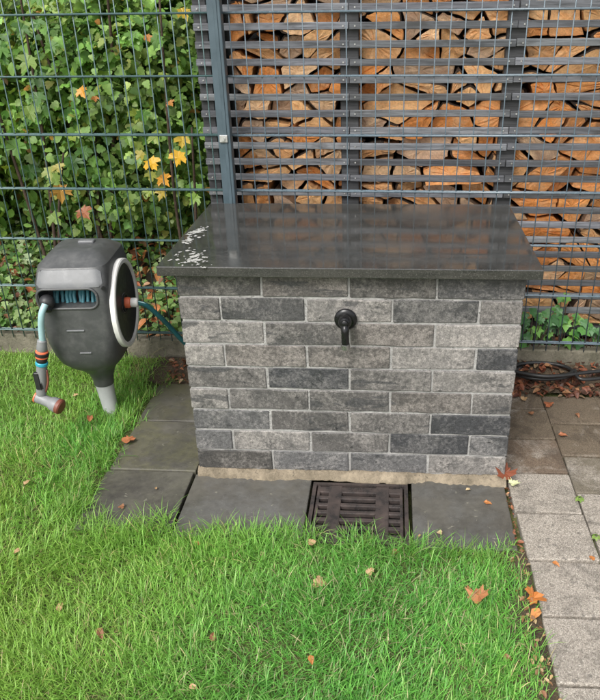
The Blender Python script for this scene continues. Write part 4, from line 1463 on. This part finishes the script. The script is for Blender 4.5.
    me.polygons.foreach_set('use_smooth', [True] * len(me.polygons))
    o = link(bpy.data.objects.new('lawn_grass', me))
    tag(o, 'bright green wet lawn grass in front of the slabs', 'grass', kind='stuff')
    print('blades', n)
lawn()

# ------------------------------------------------------------------ single fallen leaves
dry_me = []
for k in range(4):
    tv = (DRYL[0] if k < 2 else LOBED[0]).copy()
    tv[:, 2] += rng.normal(0, 0.05, len(tv)) + 0.35 * tv[:, 0] ** 2
    tv[:, :2] *= rng.uniform(0.85, 1.15, (len(tv), 2))
    dry_me.append(mesh_from('fallen_leaf', tv, DRYL[1] if k < 2 else LOBED[1], MAT['dryo']))
mapdry = []
for k in range(2):
    tv = MAPLE[0].copy(); tv[:, 2] += rng.normal(0, 0.06, len(tv)) + 0.9 * (tv[:, 0] ** 2) + 0.35 * (tv[:, 1] - .4) ** 2
    mapdry.append(mesh_from('fallen_maple_leaf', tv, MAPLE[1], MAT['dryo']))
def fallen(x, y, z, s, c, lab, grp=None, mes=dry_me, nrm=None):
    nn = nrm or (random.uniform(-.3, .3), random.uniform(-.5, 0), 1)
    a = random.uniform(0, 6.28)
    o = leaf_obj(None, (x, y, z), nn, s * (0.72 if grp else 0.9), c, (math.cos(a), math.sin(a), 0), mes, 'fallen_leaf')
    tag(o, lab, 'leaf', grp)
TAN, BRN, OR2, PAL = (0.42, 0.27, 0.14), (0.26, 0.12, 0.06), (0.44, 0.17, 0.05), (0.50, 0.38, 0.22)
GL = 'small fallen leaves scattered on the lawn'
for (x, y, s, c) in ((-.424, -.36, .045, OR2), (-.227, -.385, .035, PAL), (-.052, -.50, .055, TAN), (-.587, -.702, .05, BRN), (-.724, -.619, .05, TAN), (-.299, -.706, .04, BRN),
                     (-.313, -.853, .035, TAN), (-.05, -.757, .035, OR2), (.151, -.366, .03, BRN), (-.09, -.345, .035, TAN), (.082, -.459, .035, TAN), (.418, -.72, .035, BRN), (-1.05, -.1, .04, TAN), (-1.1, .45, .035, TAN), (-.93, -.42, .035, TAN)):
    fallen(x, y, float(ground_z(x, y)) + 0.024 + random.uniform(-.006, .008), s, c, 'small tan or brown leaf caught in the grass blades', GL)
fallen(.367, -.541, .002, .066, (0.42, 0.18, 0.08), 'large crumpled orange brown leaf lying in the lawn near the pavers', mes=mapdry)
fallen(.512, -.53, -.006, .062, (.50, .18, .045), 'bright orange maple leaf at the paver edge of the lawn', mes=mapdry)
fallen(.508, -.585, -.004, .05, (.55, .24, .08), 'curled orange leaf touching the bright maple leaf by the pavers')
fallen(.505, .004, .010, .07, (.20, .06, .03), 'dark red brown leaf pile piece at the foot of the box corner', mes=mapdry)
GQ = 'small leaves lying on the dark slabs'
for (x, y, s, c) in ((.384, -.059, .03, PAL), (.437, -.124, .04, OR2), (.282, -.275, .025, PAL), (.223, -.29, .02, TAN), (-.62, -.10, .02, TAN), (-.70, -.2, .03, BRN)):
    fallen(x, y, -.012, s, c, 'small leaf lying on a dark wet slab in front of the box', GQ, nrm=(random.uniform(-.1, .1), -.05, 1))
GQ2 = 'small leaves lying on the pale pavers'
for (x, y, s, c) in ((.594, -.394, .035, OR2), (.70, -.368, .035, OR2), (.737, .49, .055, (.32, .11, .05)), (.746, .277, .05, (.35, .13, .06)), (.56, .35, .03, BRN), (.66, .42, .03, BRN), (.83, .42, .04, BRN), (.65, .53, .04, TAN)):
    fallen(x, y, -.008, s, c, 'small reddish leaf lying on the concrete pavers', GQ2, nrm=(random.uniform(-.1, .1), -.05, 1))
fallen(.532, -.03, -.006, .045, (.60, .62, .36), 'pale yellow green leaf on the paver at the box corner', nrm=(0, 0, 1), mes=mapdry)
fallen(-.965, .256, .03, .05, (.40, .16, .07), 'brown leaf in the grass beside the stake of the reel')
fallen(-.80, .17, -.008, .055, (.38, .14, .06), 'brown leaf at the edge of the greenish slab', nrm=(0, -.1, 1))

# little weeds in the paver joint
for (x, y, s, lab) in ((.727, -.09, .05, 'tiny bright weed in the paver joint beside the clean paver'), (.735, -.27, .045, 'tiny weed further along the paver joint')):
    t = empty('weed', (x, y, -.025))
    tag(t, lab, 'weed', 'weeds in the paver joint')
    for k in range(7):
        a = 2 * math.pi * k / 7 + random.uniform(-.3, .3)
        leaf_obj(t, Vector((x + .009 * math.cos(a), y + .009 * math.sin(a), -.012)), (math.cos(a) * .6, math.sin(a) * .6, 1), s * .34, random.choice([(.16, .28, .05), (.22, .33, .08)]), (math.cos(a), math.sin(a), -.2), ivy_me)

# long grass tufts leaning over the slabs next to the stake
def tuft(x0, y0, label, n=60):
    V, F = [], []
    C = []
    for k in range(n):
        a = random.uniform(0, 6.28)
        L = random.uniform(.04, .09)
        w = random.uniform(.0007, .0014)
        bx, by = random.gauss(0, .02), random.gauss(0, .02)
        dx, dy = math.cos(a), math.sin(a)
        l0, bd = random.uniform(.1, .4), random.uniform(.4, 1.3)
        px, pz = 0, 0
        o_ = len(V)
        for i, t_ in enumerate((0, .35, .7, 1)):
            if i:
                an = l0 + bd * t_
                s_ = L * .34
                px += math.sin(an) * s_; pz += math.cos(an) * s_
            ww = w * (1 - .9 * t_ ** 2)
            V += [(bx + dx * px - dy * ww, by + dy * px + dx * ww, max(pz, 0)), (bx + dx * px + dy * ww, by + dy * px - dx * ww, max(pz, 0))]
            col = random.choice([(.16, .32, .05), (.22, .38, .07), (.12, .26, .04)])
            C += [(*col, 1)] * 2
        for i in range(3):
            q = o_ + 2 * i
            F.append((q, q + 1, q + 3, q + 2))
    me = mesh_from('grass_tuft', V, F, MAT['grass'], True)
    at = me.color_attributes.new('Col', 'FLOAT_COLOR', 'POINT')
    at.data.foreach_set('color', np.array(C).ravel())
    o = link(bpy.data.objects.new('grass_tuft', me))
    o.location = (x0, y0, float(ground_z(x0, y0)))
    tag(o, label, 'grass', 'long grass tufts at the slab edge', kind='stuff')
for k, (x, y) in enumerate(((-.85, .40), (-.86, .30), (-.87, .18), (-.87, .05), (-.87, -.08), (-.86, -.2), (-.88, .46), (-.95, .52), (-.79, .63), (-.75, -.29), (-.6, -.31), (-.4, -.31), (-.25, -.31), (-.1, -.31), (.05, -.33), (.2, -.35), (.33, -.36), (.42, -.38))):
    tuft(x, y, 'long grass tuft leaning over the edge of the dark slabs')

# ------------------------------------------------------------------ pieces of parts hang one level deeper
def under(root, part, names):
    kids = {c.name.split('.')[0]: c for c in root.children}
    for nme in names:
        kids[nme].parent = kids[part]          # parts sit at their thing's origin, so local coordinates stay valid
under(reel, 'shell', ['hood_sky_sheen', 'mouth_lip', 'carry_handle', 'screw'])
under(reel, 'side_disc', ['white_ring', 'hub_recess', 'hub_coupling', 'hose_connector'])
under(tap, 'spout', ['nozzle_ring'])
under(noz, 'handle', ['grip_pad', 'trigger'])
under(noz, 'spray_head', ['spray_face', 'selector_ring'])
under(noz, 'orange_grip', ['black_band'])
dr = bpy.data.objects['bird_droppings']
dr.parent = top
dr.location = (0, 0, 0)
